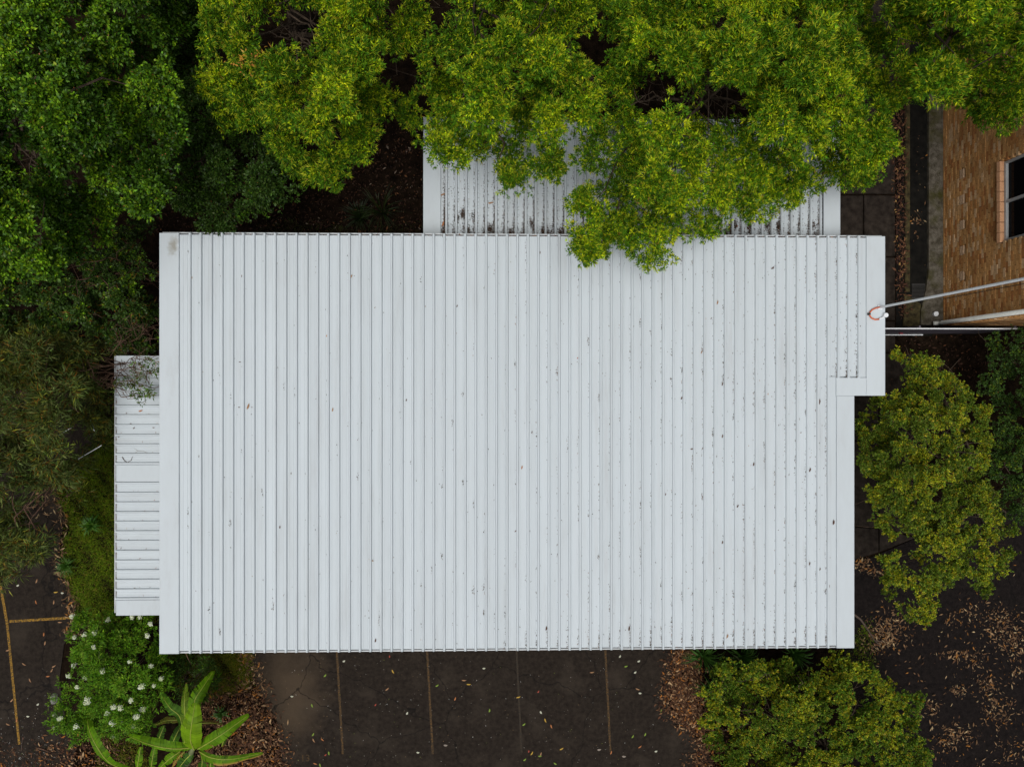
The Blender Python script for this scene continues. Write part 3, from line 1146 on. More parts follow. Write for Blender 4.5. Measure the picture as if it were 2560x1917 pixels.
def make_tree(name, label, cat, base, cr, QC, leafmat, bark, trunk_h=2.0, trunk_r=.14, lean=(0, 0), n_limbs=9, twigs=10, group=None, limb_r=.4, bare=None):
    base = Vector((base[0], base[1], -.03))
    t = empty(name, base, label, cat, group)
    top = base + Vector((lean[0], lean[1], trunk_h))
    MB().tube(branch_path(base, top, 7, .06), [trunk_r * (1.35 - .6 * i / 6) for i in range(7)], 9).build('trunk', bark, t, True)
    lob = sorted(cr.lob, key=lambda q: -q[1])
    pick_l = lob if len(lob) <= n_limbs else [lob[i] for i in np.linspace(0, len(lob) - 1, n_limbs).astype(int)]
    taken = set()
    for C, R in pick_l:
        b = MB()
        r0 = trunk_r * limb_r * random.uniform(.8, 1.2)
        end = Vector(C) - Vector((0, 0, R * .3))
        pth = branch_path(top - Vector((0, 0, random.uniform(0, trunk_h * .25))), end, 8, .16, .08)
        b.tube(pth, [max(.008, r0 * (1 - .85 * i / 7)) for i in range(8)], 7)
        near = sorted(cr.lob, key=lambda q: (Vector(q[0]) - end).length)[:5]
        for (C2, R2) in near:
            st = pth[random.randint(3, 6)]
            p2 = branch_path(st, Vector(C2) + Vector((random.gauss(0, R2 * .4), random.gauss(0, R2 * .4), -R2 * .1)), 6, .2, .05)
            b.tube(p2, [max(.005, r0 * .36 * (1 - .8 * i / 5)) for i in range(6)], 5)
        for _ in range(twigs):
            st = pth[random.randint(2, 7)]
            dd = Vector((random.gauss(0, 1), random.gauss(0, 1), random.gauss(.5, .6))).normalized()
            b.tube(branch_path(st, st + dd * random.uniform(.3, .8), 4, .25), [.012, .009, .006, .003], 4)
        b.build('limb', bark, t, True)
    for spec in (bare or []):
        pts = [W(*s) for s in spec[0]]
        b = MB()
        fine = []
        for i in range(len(pts) - 1):
            seg = branch_path(pts[i], pts[i + 1], 4, .12)
            fine += seg if i == 0 else seg[1:]
        m = len(fine)
        b.tube(fine, [max(.006, spec[1] * (1 - .8 * i / (m - 1))) for i in range(m)], 6)
        for _ in range(spec[2]):
            st = fine[random.randint(1, m - 1)]
            dd = Vector((random.gauss(0, 1), random.gauss(0, 1), random.gauss(.2, .4))).normalized()
            ln = random.uniform(.25, .75)
            tw = branch_path(st, st + dd * ln, 6, .3)
            b.tube(tw, [.013, .011, .009, .007, .005, .003], 4)
            for _k in range(2):
                s2 = tw[random.randint(2, 4)]
                d2 = (dd + Vector((random.gauss(0, .8), random.gauss(0, .8), random.gauss(0, .4)))).normalized()
                b.tube(branch_path(s2, s2 + d2 * ln * .5, 4, .3), [.008, .006, .004, .003], 4)
        b.build('bare_branch', bark, t, True)
    quads_object('crown', QC[0], QC[1], leafmat, t)
    return t


# palettes (leaf colours)
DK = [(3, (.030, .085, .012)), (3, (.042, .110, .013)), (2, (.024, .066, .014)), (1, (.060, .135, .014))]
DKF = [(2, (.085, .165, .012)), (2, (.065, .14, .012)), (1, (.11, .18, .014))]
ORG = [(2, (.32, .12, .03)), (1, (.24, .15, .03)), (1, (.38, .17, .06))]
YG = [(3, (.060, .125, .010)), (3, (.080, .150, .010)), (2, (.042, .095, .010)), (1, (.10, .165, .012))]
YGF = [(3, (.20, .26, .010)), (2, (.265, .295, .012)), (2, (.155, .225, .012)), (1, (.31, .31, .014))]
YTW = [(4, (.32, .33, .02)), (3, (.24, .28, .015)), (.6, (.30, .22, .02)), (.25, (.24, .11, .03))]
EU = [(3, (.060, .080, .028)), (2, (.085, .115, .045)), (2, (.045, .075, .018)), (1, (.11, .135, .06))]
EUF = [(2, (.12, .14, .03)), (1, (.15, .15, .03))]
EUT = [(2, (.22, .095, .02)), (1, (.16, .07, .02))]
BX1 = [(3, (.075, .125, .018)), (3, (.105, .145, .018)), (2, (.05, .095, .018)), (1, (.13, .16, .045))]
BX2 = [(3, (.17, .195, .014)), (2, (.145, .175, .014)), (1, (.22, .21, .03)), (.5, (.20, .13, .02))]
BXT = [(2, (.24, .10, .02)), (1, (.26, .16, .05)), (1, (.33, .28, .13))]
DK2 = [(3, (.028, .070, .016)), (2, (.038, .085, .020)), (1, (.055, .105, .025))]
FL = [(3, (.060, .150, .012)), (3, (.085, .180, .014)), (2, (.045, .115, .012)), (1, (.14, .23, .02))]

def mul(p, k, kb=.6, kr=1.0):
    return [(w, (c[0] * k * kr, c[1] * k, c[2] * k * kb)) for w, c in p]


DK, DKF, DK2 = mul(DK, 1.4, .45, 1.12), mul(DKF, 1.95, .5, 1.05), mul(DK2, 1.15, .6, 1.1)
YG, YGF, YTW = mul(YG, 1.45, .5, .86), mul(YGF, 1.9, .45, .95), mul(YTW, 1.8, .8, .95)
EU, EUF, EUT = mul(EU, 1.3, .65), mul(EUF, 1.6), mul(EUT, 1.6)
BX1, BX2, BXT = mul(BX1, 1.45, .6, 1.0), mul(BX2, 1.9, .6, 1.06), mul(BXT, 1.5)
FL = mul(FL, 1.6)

# --- A  big dark green tree, top left
polyA = [(-160, -160), (470, -160), (485, 50), (425, 150), (450, 250), (456, 330), (432, 420), (421, 488), (396, 525), (312, 540), (274, 588),
         (252, 622), (162, 640), (132, 690), (40, 692), (-160, 700)]
crA = Crown(polyA, [], 4.4, 7.0, 170, 84, .82, 16, .34, 34, .9, 8, 1.6, interior=.12, aniso=.7)
make_tree('broadleaf_tree', 'big dense dark green tree with orange leaf tips filling the top left corner', 'tree', W(140, 250, 0), crA,
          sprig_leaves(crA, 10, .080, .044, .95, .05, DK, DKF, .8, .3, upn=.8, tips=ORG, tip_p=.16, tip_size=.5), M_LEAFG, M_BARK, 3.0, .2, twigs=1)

# --- A2 lower dark shrub between the trees
polyA2 = [(440, -100), (520, -100), (535, 130), (562, 260), (642, 320), (722, 395), (748, 470), (700, 530), (612, 540), (605, 566), (560, 588), (520, 582), (455, 560),
          (425, 520), (440, 430), (450, 300), (425, 180)]
crA2 = Crown(polyA2, [], 2.6, 4.0, 120, 58, .80, 9, .45, 32, .8, 8, .7, floor=3.0)
make_tree('understorey_tree', 'low deep green small-leaved tree in the shade between two taller crowns', 'tree', W(560, 420, 0), crA2,
          sprig_leaves(crA2, 9, .064, .036, .95, 0, DK2, DK, .5, .3, upn=.8, tips=ORG, tip_p=.05, tip_size=.4), M_LEAFG, M_BARK, 1.8, .10, twigs=5)

# --- A3 shrub left of the roof
polyA3 = [(-160, 690), (60, 688), (180, 640), (262, 620), (300, 560), (395, 560), (397, 600), (398, 882), (330, 885), (282, 862), (150, 850), (60, 830), (-160, 800)]
hA3 = [(340, 575), (400, 575), (400, 690), (345, 665)]
crA3 = Crown(polyA3, [hA3], 1.5, 2.9, 60, 52, .80, 9, .46, 32, .8, 8, .5)
make_tree('dense_shrub', 'dark green tangled shrub against the left wall above the awning', 'shrub', W(240, 740, 0), crA3,
          sprig_leaves(crA3, 9, .060, .032, .95, 0, DK2, DKF, .30, .2, twig=EUT, twig_p=.10, twig_L=.2), M_LEAFG, M_BARK2, .9, .07, twigs=8,
          bare=[([(400, 705, 1.6), (340, 685, 2.2), (300, 692, 2.5), (235, 690, 2.8)], .035, 5), ([(405, 690, 1.6), (340, 660, 2.3), (270, 643, 2.8)], .035, 4),
                ([(395, 720, 1.5), (330, 700, 2.3), (225, 708, 2.8)], .028, 4)])

# --- B1 yellow green tree, top, left of the annex
polyB1 = [(505, -180), (501, 39), (520, 110), (507, 150), (501, 218), (544, 264), (556, 299), (575, 338), (606, 308), (650, 322), (676, 358), (692, 392), (711, 420), (746, 443),
          (797, 457), (826, 484), (859, 470), (890, 454), (906, 427), (925, 405), (922, 368), (941, 342), (966, 326), (964, 308), (998, 272), (985, 240), (947, 215), (950, 185), (982, 171),
          (1005, 148), (1025, 124), (1040, 100), (1068, 70), (1075, -180)]
hB1 = [(608, 80), (690, 62), (735, 15), (830, 20), (806, 90), (795, 172), (740, 168), (700, 130), (650, 140)]
crB1 = Crown(polyB1, [hB1], 5.0, 7.6, 130, 74, .80, 15, .37, 33, .95, 10, 1.8, interior=.12, aniso=.9, gap=0)
treeB1 = make_tree('wattle_tree', 'yellow green tree crown left of the annex with bare branches in its gap', 'tree', W(760, 60, 0), crB1,
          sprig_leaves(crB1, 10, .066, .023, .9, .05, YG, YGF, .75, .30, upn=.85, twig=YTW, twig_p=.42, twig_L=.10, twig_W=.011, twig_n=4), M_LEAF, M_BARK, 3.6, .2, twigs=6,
          bare=[([(775, -40, 4.2), (740, 60, 5.2), (665, 85, 5.8), (590, 110, 6.2)], .045, 7), ([(745, 50, 5.0), (742, 110, 5.6), (745, 175, 6.0)], .04, 6),
                ([(740, 90, 5.4), (770, 100, 5.8), (790, 140, 6.0)], .03, 5)])

_n = 90
_c = np.array(W(634, 152, 7.0)) + rng.normal(0, 1, (_n, 3)) * np.array([.16, .09, .06])
_q = leaf_quads(_c, unit(rng.normal(0, 1, (_n, 3)) * np.array([1, 1, .4]) + np.array([.3, -.3, .2])), rng.uniform(.06, .12, _n), rng.uniform(.02, .035, _n), .25, .7)
_o = quads_object('withered_sprig', _q, pick([(3, (.62, .33, .05)), (2, (.55, .22, .05)), (1, (.60, .42, .08))], _n), M_LEAF, treeB1)
_o['label'] = 'orange withered sprig'

# --- B2 centre tree over the annex
polyB2 = [(1085, -180), (1099, 78), (1060, 110), (1040, 150), (1080, 190), (1040, 220), (1000, 240), (1000, 300), (1040, 318), (1050, 372), (1099, 397), (1120, 430), (1140, 445), (1169, 420),
          (1208, 398), (1239, 385), (1250, 430), (1262, 470), (1282, 498), (1313, 474), (1328, 435), (1367, 453), (1406, 451), (1440, 432), (1530, 440), (1600, 380), (1590, 300), (1560, 180),
          (1500, 130), (1510, -180)]
hB2a = [(1062, 0), (1150, 0), (1155, 60), (1120, 84), (1068, 80)]
hB2b = [(1434, 60), (1508, 60), (1520, 150), (1470, 160), (1440, 120)]
crB2 = Crown(polyB2, [hB2a, hB2b], 4.0, 7.4, 150, 74, .80, 15, .37, 33, .95, 10, 1.8, interior=.12, aniso=.9, gap=0, floor=3.3)
make_tree('wattle_tree', 'bright green tree crown spilling over the left half of the annex roof', 'tree', W(1330, 130, 0), crB2,
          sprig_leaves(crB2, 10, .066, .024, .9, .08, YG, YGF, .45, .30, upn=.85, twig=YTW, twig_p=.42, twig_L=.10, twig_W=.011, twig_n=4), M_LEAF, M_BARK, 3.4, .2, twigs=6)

# --- B3 right hand tree, overhanging the main roof
polyB3 = [(1515, -180), (1505, 60), (1540, 180), (1560, 300), (1590, 380), (1520, 440), (1436, 485), (1396, 525), (1416, 583), (1427, 625), (1452, 655), (1490, 658), (1515, 640), (1530, 606),
          (1552, 604), (1562, 640), (1590, 668), (1640, 672), (1690, 655), (1712, 625), (1712, 600), (1730, 586), (1784, 588), (1811, 559), (1836, 524), (1860, 540), (1901, 570), (1928, 551),
          (1963, 524), (1998, 540), (2002, 459), (2028, 475), (2069, 480), (2092, 463), (2128, 470), (2186, 463), (2213, 420), (2240, 350), (2233, 290), (2256, 280), (2295, 249), (2275, 218),
          (2217, 206), (2221, 144), (2217, 78), (2167, 50), (2175, -180)]
hB3 = [(1580, 175), (1690, 178), (1720, 215), (1800, 210), (1870, 240), (1900, 268), (1890, 318), (1800, 300), (1700, 312), (1640, 280), (1570, 298)]
hB3b = [(1895, 425), (1990, 420), (1998, 462), (1900, 466)]
crB3 = Crown(polyB3, [hB3], 4.1, 7.8, 170, 66, .86, 15, .37, 33, .95, 10, 1.8, interior=.12, aniso=.9, gap=0, floor=4.0, hp=.82)
make_tree('wattle_tree', 'widest yellow green tree crown hanging over the main roof edge with tangled bare branches', 'tree', W(1760, 200, 0), crB3,
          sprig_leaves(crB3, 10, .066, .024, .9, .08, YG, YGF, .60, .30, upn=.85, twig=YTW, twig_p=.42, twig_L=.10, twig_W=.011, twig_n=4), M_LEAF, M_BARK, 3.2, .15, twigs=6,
          bare=[([(1760, 235, 3.4), (1700, 250, 4.0), (1640, 240, 4.6), (1575, 265, 5.0)], .05, 9), ([(1760, 235, 3.4), (1800, 245, 4.4), (1870, 262, 5.2), (1960, 240, 5.8)], .04, 9),
                ([(1750, 240, 3.3), (1720, 300, 4.2), (1660, 330, 4.6)], .035, 8), ([(1765, 245, 3.4), (1790, 300, 4.2), (1850, 310, 4.8), (1930, 280, 5.2)], .035, 9),
                ([(1755, 235, 3.4), (1690, 190, 4.4), (1665, 140, 5.2)], .035, 7)])

# --- C top right tree
polyC = [(2180, -180), (2225, 60), (2240, 180), (2296, 255), (2340, 280), (2420, 274), (2442, 312), (2482, 338), (2532, 322), (2570, 308), (2750, 300), (2750, -180)]
hC = [(2370, 60), (2420, 40), (2430, 140), (2380, 150)]
crC = Crown(polyC, [], 5.2, 7.4, 120, 74, .80, 15, .37, 33, .95, 10, 1.8, interior=.12, aniso=.9, gap=0)
make_tree('wattle_tree', 'green tree crown in the top right corner above the brick wall', 'tree', W(2400, 40, 0), crC,
          sprig_leaves(crC, 10, .066, .022, .9, .08, YG, YGF, .35, .30, upn=.85, twig=YTW, twig_p=.42, twig_L=.10, twig_W=.011, twig_n=4), M_LEAF, M_BARK, 3.4, .18, twigs=5)

# --- D gum tree, left
polyD = [(-160, 770), (40, 775), (85, 830), (140, 842), (200, 850), (255, 850), (325, 868), (318, 884), (285, 915), (272, 960), (284, 1010), (302, 1062), (284, 1082), (258, 1110),
         (235, 1142), (248, 1180), (205, 1232), (150, 1240), (75, 1258), (62, 1300), (130, 1330), (165, 1385), (105, 1405), (62, 1402), (30, 1450), (-20, 1470), (-160, 1470)]
hD = [[(150, 1060), (228, 1050), (238, 1140), (190, 1152), (150, 1110)], [(50, 1215), (150, 1212), (160, 1300), (70, 1290)]]
crD = Crown(polyD, hD, 2.3, 3.7, 120, 58, .85, 8, .5, 17, .8, 9, 1.1, interior=.3)
make_tree('gum_tree', 'drooping olive gum tree with long narrow leaves at the left edge beside the awning', 'tree', W(255, 1024, 0), crD,
          sprig_leaves(crD, 8, .17, .022, .95, .12, EU, EUF, .5, .35, .12, .3, .7, .12, twig=EUT, twig_p=.45, twig_L=.24, twig_W=.008), M_LEAF, M_BARK2, 2.2, .10, (-.9, -.1), 12, twigs=6)
polyD2 = [(345, 888), (396, 898), (398, 965), (380, 985), (372, 1012), (340, 1005), (325, 985), (290, 978), (286, 955), (310, 930)]
crD2 = Crown(polyD2, [], 2.75, 3.0, 60, 30, .8, 4, .5, 3, .6, 6, .2, margin=3, interior=.3, floor=2.7)
make_tree('sapling', 'thin leafy sapling branch lying over the top end of the awning roof', 'sapling', W(276, 900, 0), crD2,
          sprig_leaves(crD2, 7, .11, .024, .95, .1, EU + [(4, (.09, .20, .02))], FL, .5, .2, .15, .4, .6, .1, twig=EUT, twig_p=.5, twig_L=.2, twig_W=.007), M_LEAF, M_BARK2, 2.3, .025, (.15, -.1), 6, twigs=3)

# --- E white flowering shrub
polyE = [(182, 1540), (240, 1530), (290, 1535), (300, 1545), (402, 1545), (412, 1600), (420, 1650), (432, 1712), (404, 1762), (402, 1828), (345, 1850), (290, 1842), (232, 1832), (185, 1862),
         (165, 1842), (118, 1822), (106, 1792), (122, 1752), (152, 1735), (146, 1692), (190, 1662), (170, 1600)]
hE = [(160, 1692), (212, 1690), (212, 1712), (165, 1712)]
crE = Crown(polyE, [hE], .9, 2.0, 70, 50, .85, 8, .48, 20, .75, 7, .4)
shrubE = make_tree('flowering_shrub', 'bright green shrub dotted with white flower heads at the awning corner', 'shrub', W(300, 1690, 0), crE,
                   sprig_leaves(crE, 9, .085, .024, .95, .05, FL, [(1, (.18, .27, .03)), (1, (.13, .23, .02))], .35, .2, .2, .35, .5, .1), M_LEAF, M_BARK, .8, .06, n_limbs=8, twigs=5)
flw = [(181, 1539, 12), (238, 1580, 13), (211, 1586, 9), (187, 1593, 9), (236, 1616, 8), (377, 1559, 9), (369, 1587, 9), (185, 1662, 10), (172, 1688, 11), (213, 1694, 9), (258, 1676, 10),
       (377, 1664, 9), (403, 1695, 10), (354, 1714, 12), (384, 1713, 8), (217, 1750, 14), (284, 1766, 12), (303, 1768, 11), (268, 1783, 10), (326, 1750, 10), (356, 1772, 13), (342, 1790, 13),
       (282, 1806, 13), (304, 1805, 9), (137, 1787, 9), (150, 1796, 9), (140, 1818, 11), (190, 1815, 11), (333, 1814, 9), (194, 1717, 8), (330, 1541, 10), (350, 1541, 9), (270, 1548, 9), (281, 1840, 8), (324, 1653, 6)]
for (fx, fy, fr) in flw:
    e = min(1.0, edge_dist(polyE, np.array([fx]), np.array([fy]))[0] / 70)
    z = 1.25 + e * 1.0
    c = np.array(W(fx, fy, z))
    R = fr * .82 * (CAM_H - z) / FPX
    n = int(30 + fr * 7)
    u = unit(rng.normal(0, 1, (n, 3)) + np.array([0, 0, 1.2]))
    lumps = c + unit(rng.normal(0, 1, (5, 3)) * np.array([1, 1, .3])) * R * rng.uniform(.15, .42)
    pp = lumps[rng.integers(0, 5, n)] + u * R * .45
    d = unit(u * .4 + rand_unit(n) * np.array([1, 1, .35]))
    q = leaf_quads(pp, d, rng.uniform(.022, .034, n), rng.uniform(.016, .026, n), .1, .3)
    cc = pick([(4, (.84, .87, .76)), (3, (.74, .80, .52)), (1, (.46, .58, .18))], n)
    o = quads_object('flower_head', q, cc, M_PETAL, shrubE)

# --- G clipped-leaf tree right of the building
polyG = [(2240, 869), (2222, 893), (2236, 922), (2258, 950), (2256, 972), (2206, 968), (2186, 977), (2178, 1005), (2150, 1033), (2144, 1068), (2152, 1114), (2145, 1149), (2166, 1192), (2163, 1228), (2180, 1262),
         (2173, 1291), (2198, 1318), (2228, 1347), (2259, 1313), (2283, 1352), (2316, 1356), (2278, 1394), (2253, 1378), (2194, 1391), (2196, 1406), (2231, 1420), (2203, 1436), (2206, 1470), (2226, 1496), (2245, 1478),
         (2290, 1470), (2282, 1500), (2240, 1508), (2256, 1540), (2287, 1550), (2312, 1574), (2320, 1556), (2338, 1538), (2328, 1515), (2362, 1514), (2348, 1498), (2330, 1490), (2356, 1466), (2376, 1472), (2387, 1446),
         (2415, 1440), (2398, 1480), (2446, 1462), (2464, 1507), (2479, 1480), (2478, 1444), (2520, 1438), (2506, 1408), (2546, 1380), (2506, 1376), (2490, 1345), (2512, 1336), (2552, 1325), (2508, 1300), (2490, 1263),
         (2487, 1230), (2455, 1197), (2462, 1165), (2480, 1095), (2462, 1060), (2480, 1017), (2424, 984), (2408, 960), (2360, 912), (2322, 889), (2287, 879), (2276, 908), (2256, 890)]
hG = [[(2252, 1385), (2300, 1400), (2330, 1370), (2350, 1390), (2310, 1440), (2262, 1440)], [(2392, 1448), (2436, 1440), (2432, 1466), (2400, 1474)], [(2466, 1380), (2490, 1378), (2488, 1396), (2470, 1396)],
      [(2430, 1402), (2450, 1400), (2450, 1430), (2432, 1428)], [(2200, 1268), (2220, 1262), (2216, 1282), (2198, 1284)]]
crG = Crown(polyG, hG, 2.7, 4.1, 110, 38, .85, 15, .30, 17, .55, 5, .7, margin=3, interior=.1, aniso=.9)
make_tree('box_leaf_tree', 'small-leaved olive green tree beside the notched right end of the roof', 'tree', W(2330, 1190, 0), crG,
          sprig_leaves(crG, 10, .042, .030, .95, 0, BX1, BX2, .95, .28, .2, .3, .6, .05, tips=BXT, tip_p=.28, tip_size=.6), M_LEAF, M_BARK, 1.6, .11, n_limbs=14, twigs=4, limb_r=.35,
          bare=[([(2330, 1200, 1.5), (2240, 1230, 1.8), (2180, 1240, 1.6), (2125, 1262, 1.3)], .035, 0), ([(2330, 1200, 1.5), (2230, 1300, 1.5), (2180, 1318, 1.3), (2120, 1312, 1.2)], .03, 0)])

# --- H darker tree at the right edge
polyH = [(2516, 823), (2460, 854), (2476, 895), (2427, 940), (2445, 985), (2476, 1010), (2470, 1060), (2482, 1110), (2468, 1178), (2500, 1225), (2498, 1285), (2538, 1312), (2780, 1330), (2780, 800)]
crH = Crown(polyH, [], 1.7, 2.9, 90, 46, .85, 9, .42, 20, .6, 6, .4, margin=4)
make_tree('box_leaf_tree', 'darker green small-leaved tree at the right edge behind the olive one', 'tree', W(2600, 1060, 0), crH,
          sprig_leaves(crH, 9, .048, .030, .95, 0, DK2 + [(3, (.055, .10, .03))], BX1, .35, .2, .2, .3, .6, .05, tips=BXT, tip_p=.1, tip_size=.5), M_LEAF, M_BARK, 1.2, .09, n_limbs=8, twigs=4)

# --- I shrub at the lower right
polyI = [(1808, 1644), (1779, 1681), (1795, 1712), (1747, 1732), (1772, 1775), (1747, 1806), (1758, 1848), (1784, 1858), (1795, 1917), (1790, 2080), (2360, 2080), (2322, 1917), (2332, 1887), (2295, 1860),
         (2324, 1841), (2297, 1812), (2312, 1795), (2291, 1779), (2312, 1744), (2283, 1726), (2242, 1738), (2240, 1701), (2209, 1695), (2190, 1675), (2139, 1654), (2104, 1642), (2077, 1624), (2061, 1650), (2040, 1644),
         (2036, 1672), (2011, 1681), (2000, 1704), (1988, 1675), (1968, 1640), (1933, 1650), (1890, 1655), (1840, 1662)]
hI = [[(1846, 1800), (1872, 1802), (1862, 1830), (1842, 1824)], [(1752, 1815), (1772, 1810), (1776, 1838), (1758, 1838)]]
crI = Crown(polyI, hI, 1.2, 2.3, 100, 42, .85, 15, .30, 18, .6, 6, .6, margin=3, interior=.1, aniso=.9)
make_tree('box_leaf_shrub', 'wide rounded olive green shrub below the lower right roof corner', 'shrub', W(2030, 1830, 0), crI,
          sprig_leaves(crI, 10, .044, .031, .95, 0, BX1 + [(3, (.085, .20, .012))], BX2, .95, .28, .2, .3, .6, .05, tips=BXT, tip_p=.28, tip_size=.6), M_LEAF, M_BARK, .9, .09, n_limbs=12, twigs=4)


# ---- strap-leaved clumps
def strap_plant(name, label, cat, px, py, n, L, w, cols, zt=.5, spread=1.0, group=None):
    c = np.array(W(px, py, 0))
    t = empty(name, c, label, cat, group)
    Q, Cc = [], []
    a = rng.uniform(0, 2 * math.pi, n)
    for k in range(4):
        u0, u1 = k / 4, (k + 1) / 4

        def pt(u):
            r = L * u * spread
            z = zt * (1 - (1 - u * 1.55) ** 2) + .02
            return np.stack([c[0] + np.cos(a) * r * ll, c[1] + np.sin(a) * r * ll, z * hh], 1)
        if k == 0:
            ll = rng.uniform(.55, 1.1, n)
            hh = rng.uniform(.5, 1.2, n)
            tint = pick(cols, n)
        s = np.stack([-np.sin(a), np.cos(a), np.zeros(n)], 1)
        w0, w1 = w * (1 - u0 ** 2) * .5, w * (1 - u1 ** 2) * .5 + .001
        p0, p1 = pt(u0), pt(u1)
        Q.append(np.stack([p0 + s * w0, p0 - s * w0, p1 - s * w1, p1 + s * w1], 1))
        Cc.append(tint)
    quads_object('foliage', np.concatenate(Q), np.concatenate(Cc), M_LEAFG, t)
    return t


SG = [(2, (.030, .085, .012)), (1, (.045, .115, .015)), (1, (.06, .14, .02))]
strap_plant('strap_leaf_plant', 'strap-leaved green plant under the eave left of the lower shrub', 'plant', 1752, 1632, 60, .62, .035, SG, .55)
strap_plant('strap_leaf_plant', 'strap-leaved plant poking out at the left side of the lower shrub', 'plant', 1772, 1712, 46, .58, .035, SG, .5)
strap_plant('strap_leaf_plant', 'strap-leaved plant in the shade behind the lower shrub under the eave', 'plant', 1850, 1634, 55, .6, .035, SG, .5)
strap_plant('strap_leaf_plant', 'strap-leaved plant under the eave near the roof corner behind the shrub', 'plant', 1975, 1625, 45, .55, .035, SG, .5)
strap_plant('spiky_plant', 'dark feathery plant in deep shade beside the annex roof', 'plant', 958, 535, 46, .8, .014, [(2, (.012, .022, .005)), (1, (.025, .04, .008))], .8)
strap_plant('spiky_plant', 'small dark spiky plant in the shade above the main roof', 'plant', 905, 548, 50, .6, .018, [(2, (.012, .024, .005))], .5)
strap_plant('grass_tuft', 'green grassy tuft on the lawn edge by the car park', 'plant', 176, 1408, 60, .34, .02, [(2, (.05, .13, .015)), (1, (.07, .15, .015))], .28)
strap_plant('grass_tuft', 'bright leafy tuft in the middle of the lawn strip', 'plant', 236, 1310, 60, .34, .03, [(2, (.05, .15, .015)), (1, (.08, .18, .015))], .25)
strap_plant('fern', 'small green fern in leaf litter right of the banana plant', 'plant', 560, 1775, 36, .26, .04, [(2, (.06, .14, .02))], .3)

# ---- dark undergrowth below the roof corner, beside the banana
polyU = [(408, 1632), (520, 1632), (545, 1680), (540, 1740), (500, 1770), (440, 1740), (415, 1700)]
crU = Crown(polyU, [], .5, 1.0, 60, 42, .85, 7, .48, 12, .7, 7, .3)
make_tree('low_shrub', 'dark ferny undergrowth below the lower left roof corner', 'shrub', W(470, 1690, 0), crU,
          sprig_leaves(crU, 8, .085, .020, .95, .1, DK2, FL, .35, .2), M_LEAF, M_BARK, .4, .03, n_limbs=5, twigs=3)

# ---- dead twiggy shrub
tb = W(350, 850, 0)
dead = empty('dead_shrub', tb, 'brown leafless twiggy shrub above the awning corner', 'shrub')
b = MB()
for _ in range(60):
    a = tb + Vector((random.uniform(-.15, .15), random.uniform(-.15, .15), 0))
    e = W(random.uniform(285, 385), random.uniform(785, 878), random.uniform(2.0, 3.0))
    pth = branch_path(a, e, 6, .18)
    b.tube(pth, [.012, .010, .008, .006, .005, .003], 4)
    for _k in range(4):
        s = pth[random.randint(3, 5)]
        b.tube(branch_path(s, s + Vector((random.gauss(0, .2), random.gauss(0, .2), random.gauss(.05, .15))), 3, .2), [.006, .005, .003], 4)
b.build('twigs', M_BARK2, dead)


# ================================================================== BANANA PLANT
def banana_leaf(plant, pts, width, seed, cols, edge=None, label=None, vee=.35, ragged=.12, n=44, one_side=1.0):
    """pts: [(px,py,z)...] along the midrib from base to tip; width: half width in metres"""
    r = np.random.default_rng(seed)
    ctrl = [np.array(W(*p)) for p in pts]
    m = len(ctrl)
    ts = np.linspace(0, m - 1, n)

    def cat(t):
        i = min(int(t), m - 2)
        u = t - i
        p0, p1, p2, p3 = ctrl[max(i - 1, 0)], ctrl[i], ctrl[i + 1], ctrl[min(i + 2, m - 1)]
        return .5 * ((2 * p1) + (-p0 + p2) * u + (2 * p0 - 5 * p1 + 4 * p2 - p3) * u * u + (-p0 + 3 * p1 - 3 * p2 + p3) * u ** 3)
    C = np.array([cat(t) for t in ts])
    T = unit(np.gradient(C, axis=0))
    side = unit(np.cross(T, np.array([0, 0, 1.0])))
    up = unit(np.cross(side, T))
    u = np.linspace(0, 1, n)
    prof = np.clip(np.sin(np.pi * np.clip(u * .93 + .05, 0, 1)) ** .62, 0, 1) * (1 - .25 * u)
    V, F, K = [], [], []
    for sgn, sc in ((1, 1.0), (-1, one_side)):
        i = 0
        while i < n - 1:
            k = min(int(r.choice([1, 2, 3, 4, 6, 8])), n - 1 - i)
            tear = r.uniform(-ragged, ragged)
            dz = r.uniform(-.03, .025)
            shade = r.normal(0, .17)
            b0 = len(V)
            for j in range(i, i + k + 1):
                w = width * prof[j] * sc * (1 + tear * .7 + r.uniform(-.03, .03))
                shift = T[j] * w * .35
                gapv = T[j] * (.006 if j == i else (-.006 if j == i + k else 0))
                for f in (0, .5, 1.0):
                    p = C[j] + side[j] * sgn * w * f + up[j] * (w * f * vee - w * f * f * (vee + .15) + (dz * f if f else 0)) + shift * f + gapv * f
                    V.append(p)
                    col = np.array(cols[r.integers(0, len(cols))]) * (1 + shade + r.normal(0, .05))
                    if edge is not None and f == 1.0 and sgn == edge[0] and u[j] > edge[2]:
                        col = np.array(edge[1])
                    if edge is not None and u[j] > .97 and edge[0] == 0:
                        col = np.array(edge[1])
                    K.append(col)
            for j in range(k):
                for f in range(2):
                    a = b0 + j * 3 + f
                    q = (a, a + 1, a + 4, a + 3)
                    F.append(q if sgn < 0 else q[::-1])
            i += k
    lf = pydata('leaf', V, F, M_LEAF, plant)
    at = lf.data.color_attributes.new('tint', 'FLOAT_COLOR', 'POINT')
    cc = np.ones((len(V), 4), np.float32)
    cc[:, :3] = np.clip(np.array(K), 0, 1)
    at.data.foreach_set('color', cc.ravel())
    if label:
        lf['label'] = label
    mb = MB().tube([tuple(C[j] + up[j] * .006) for j in range(0, n, 2)], [max(.005, .017 * (1 - .75 * j / n)) for j in range(0, n, 2)], 6)
    mb.build('midrib', M_MIDRIB, lf, True)
    return lf


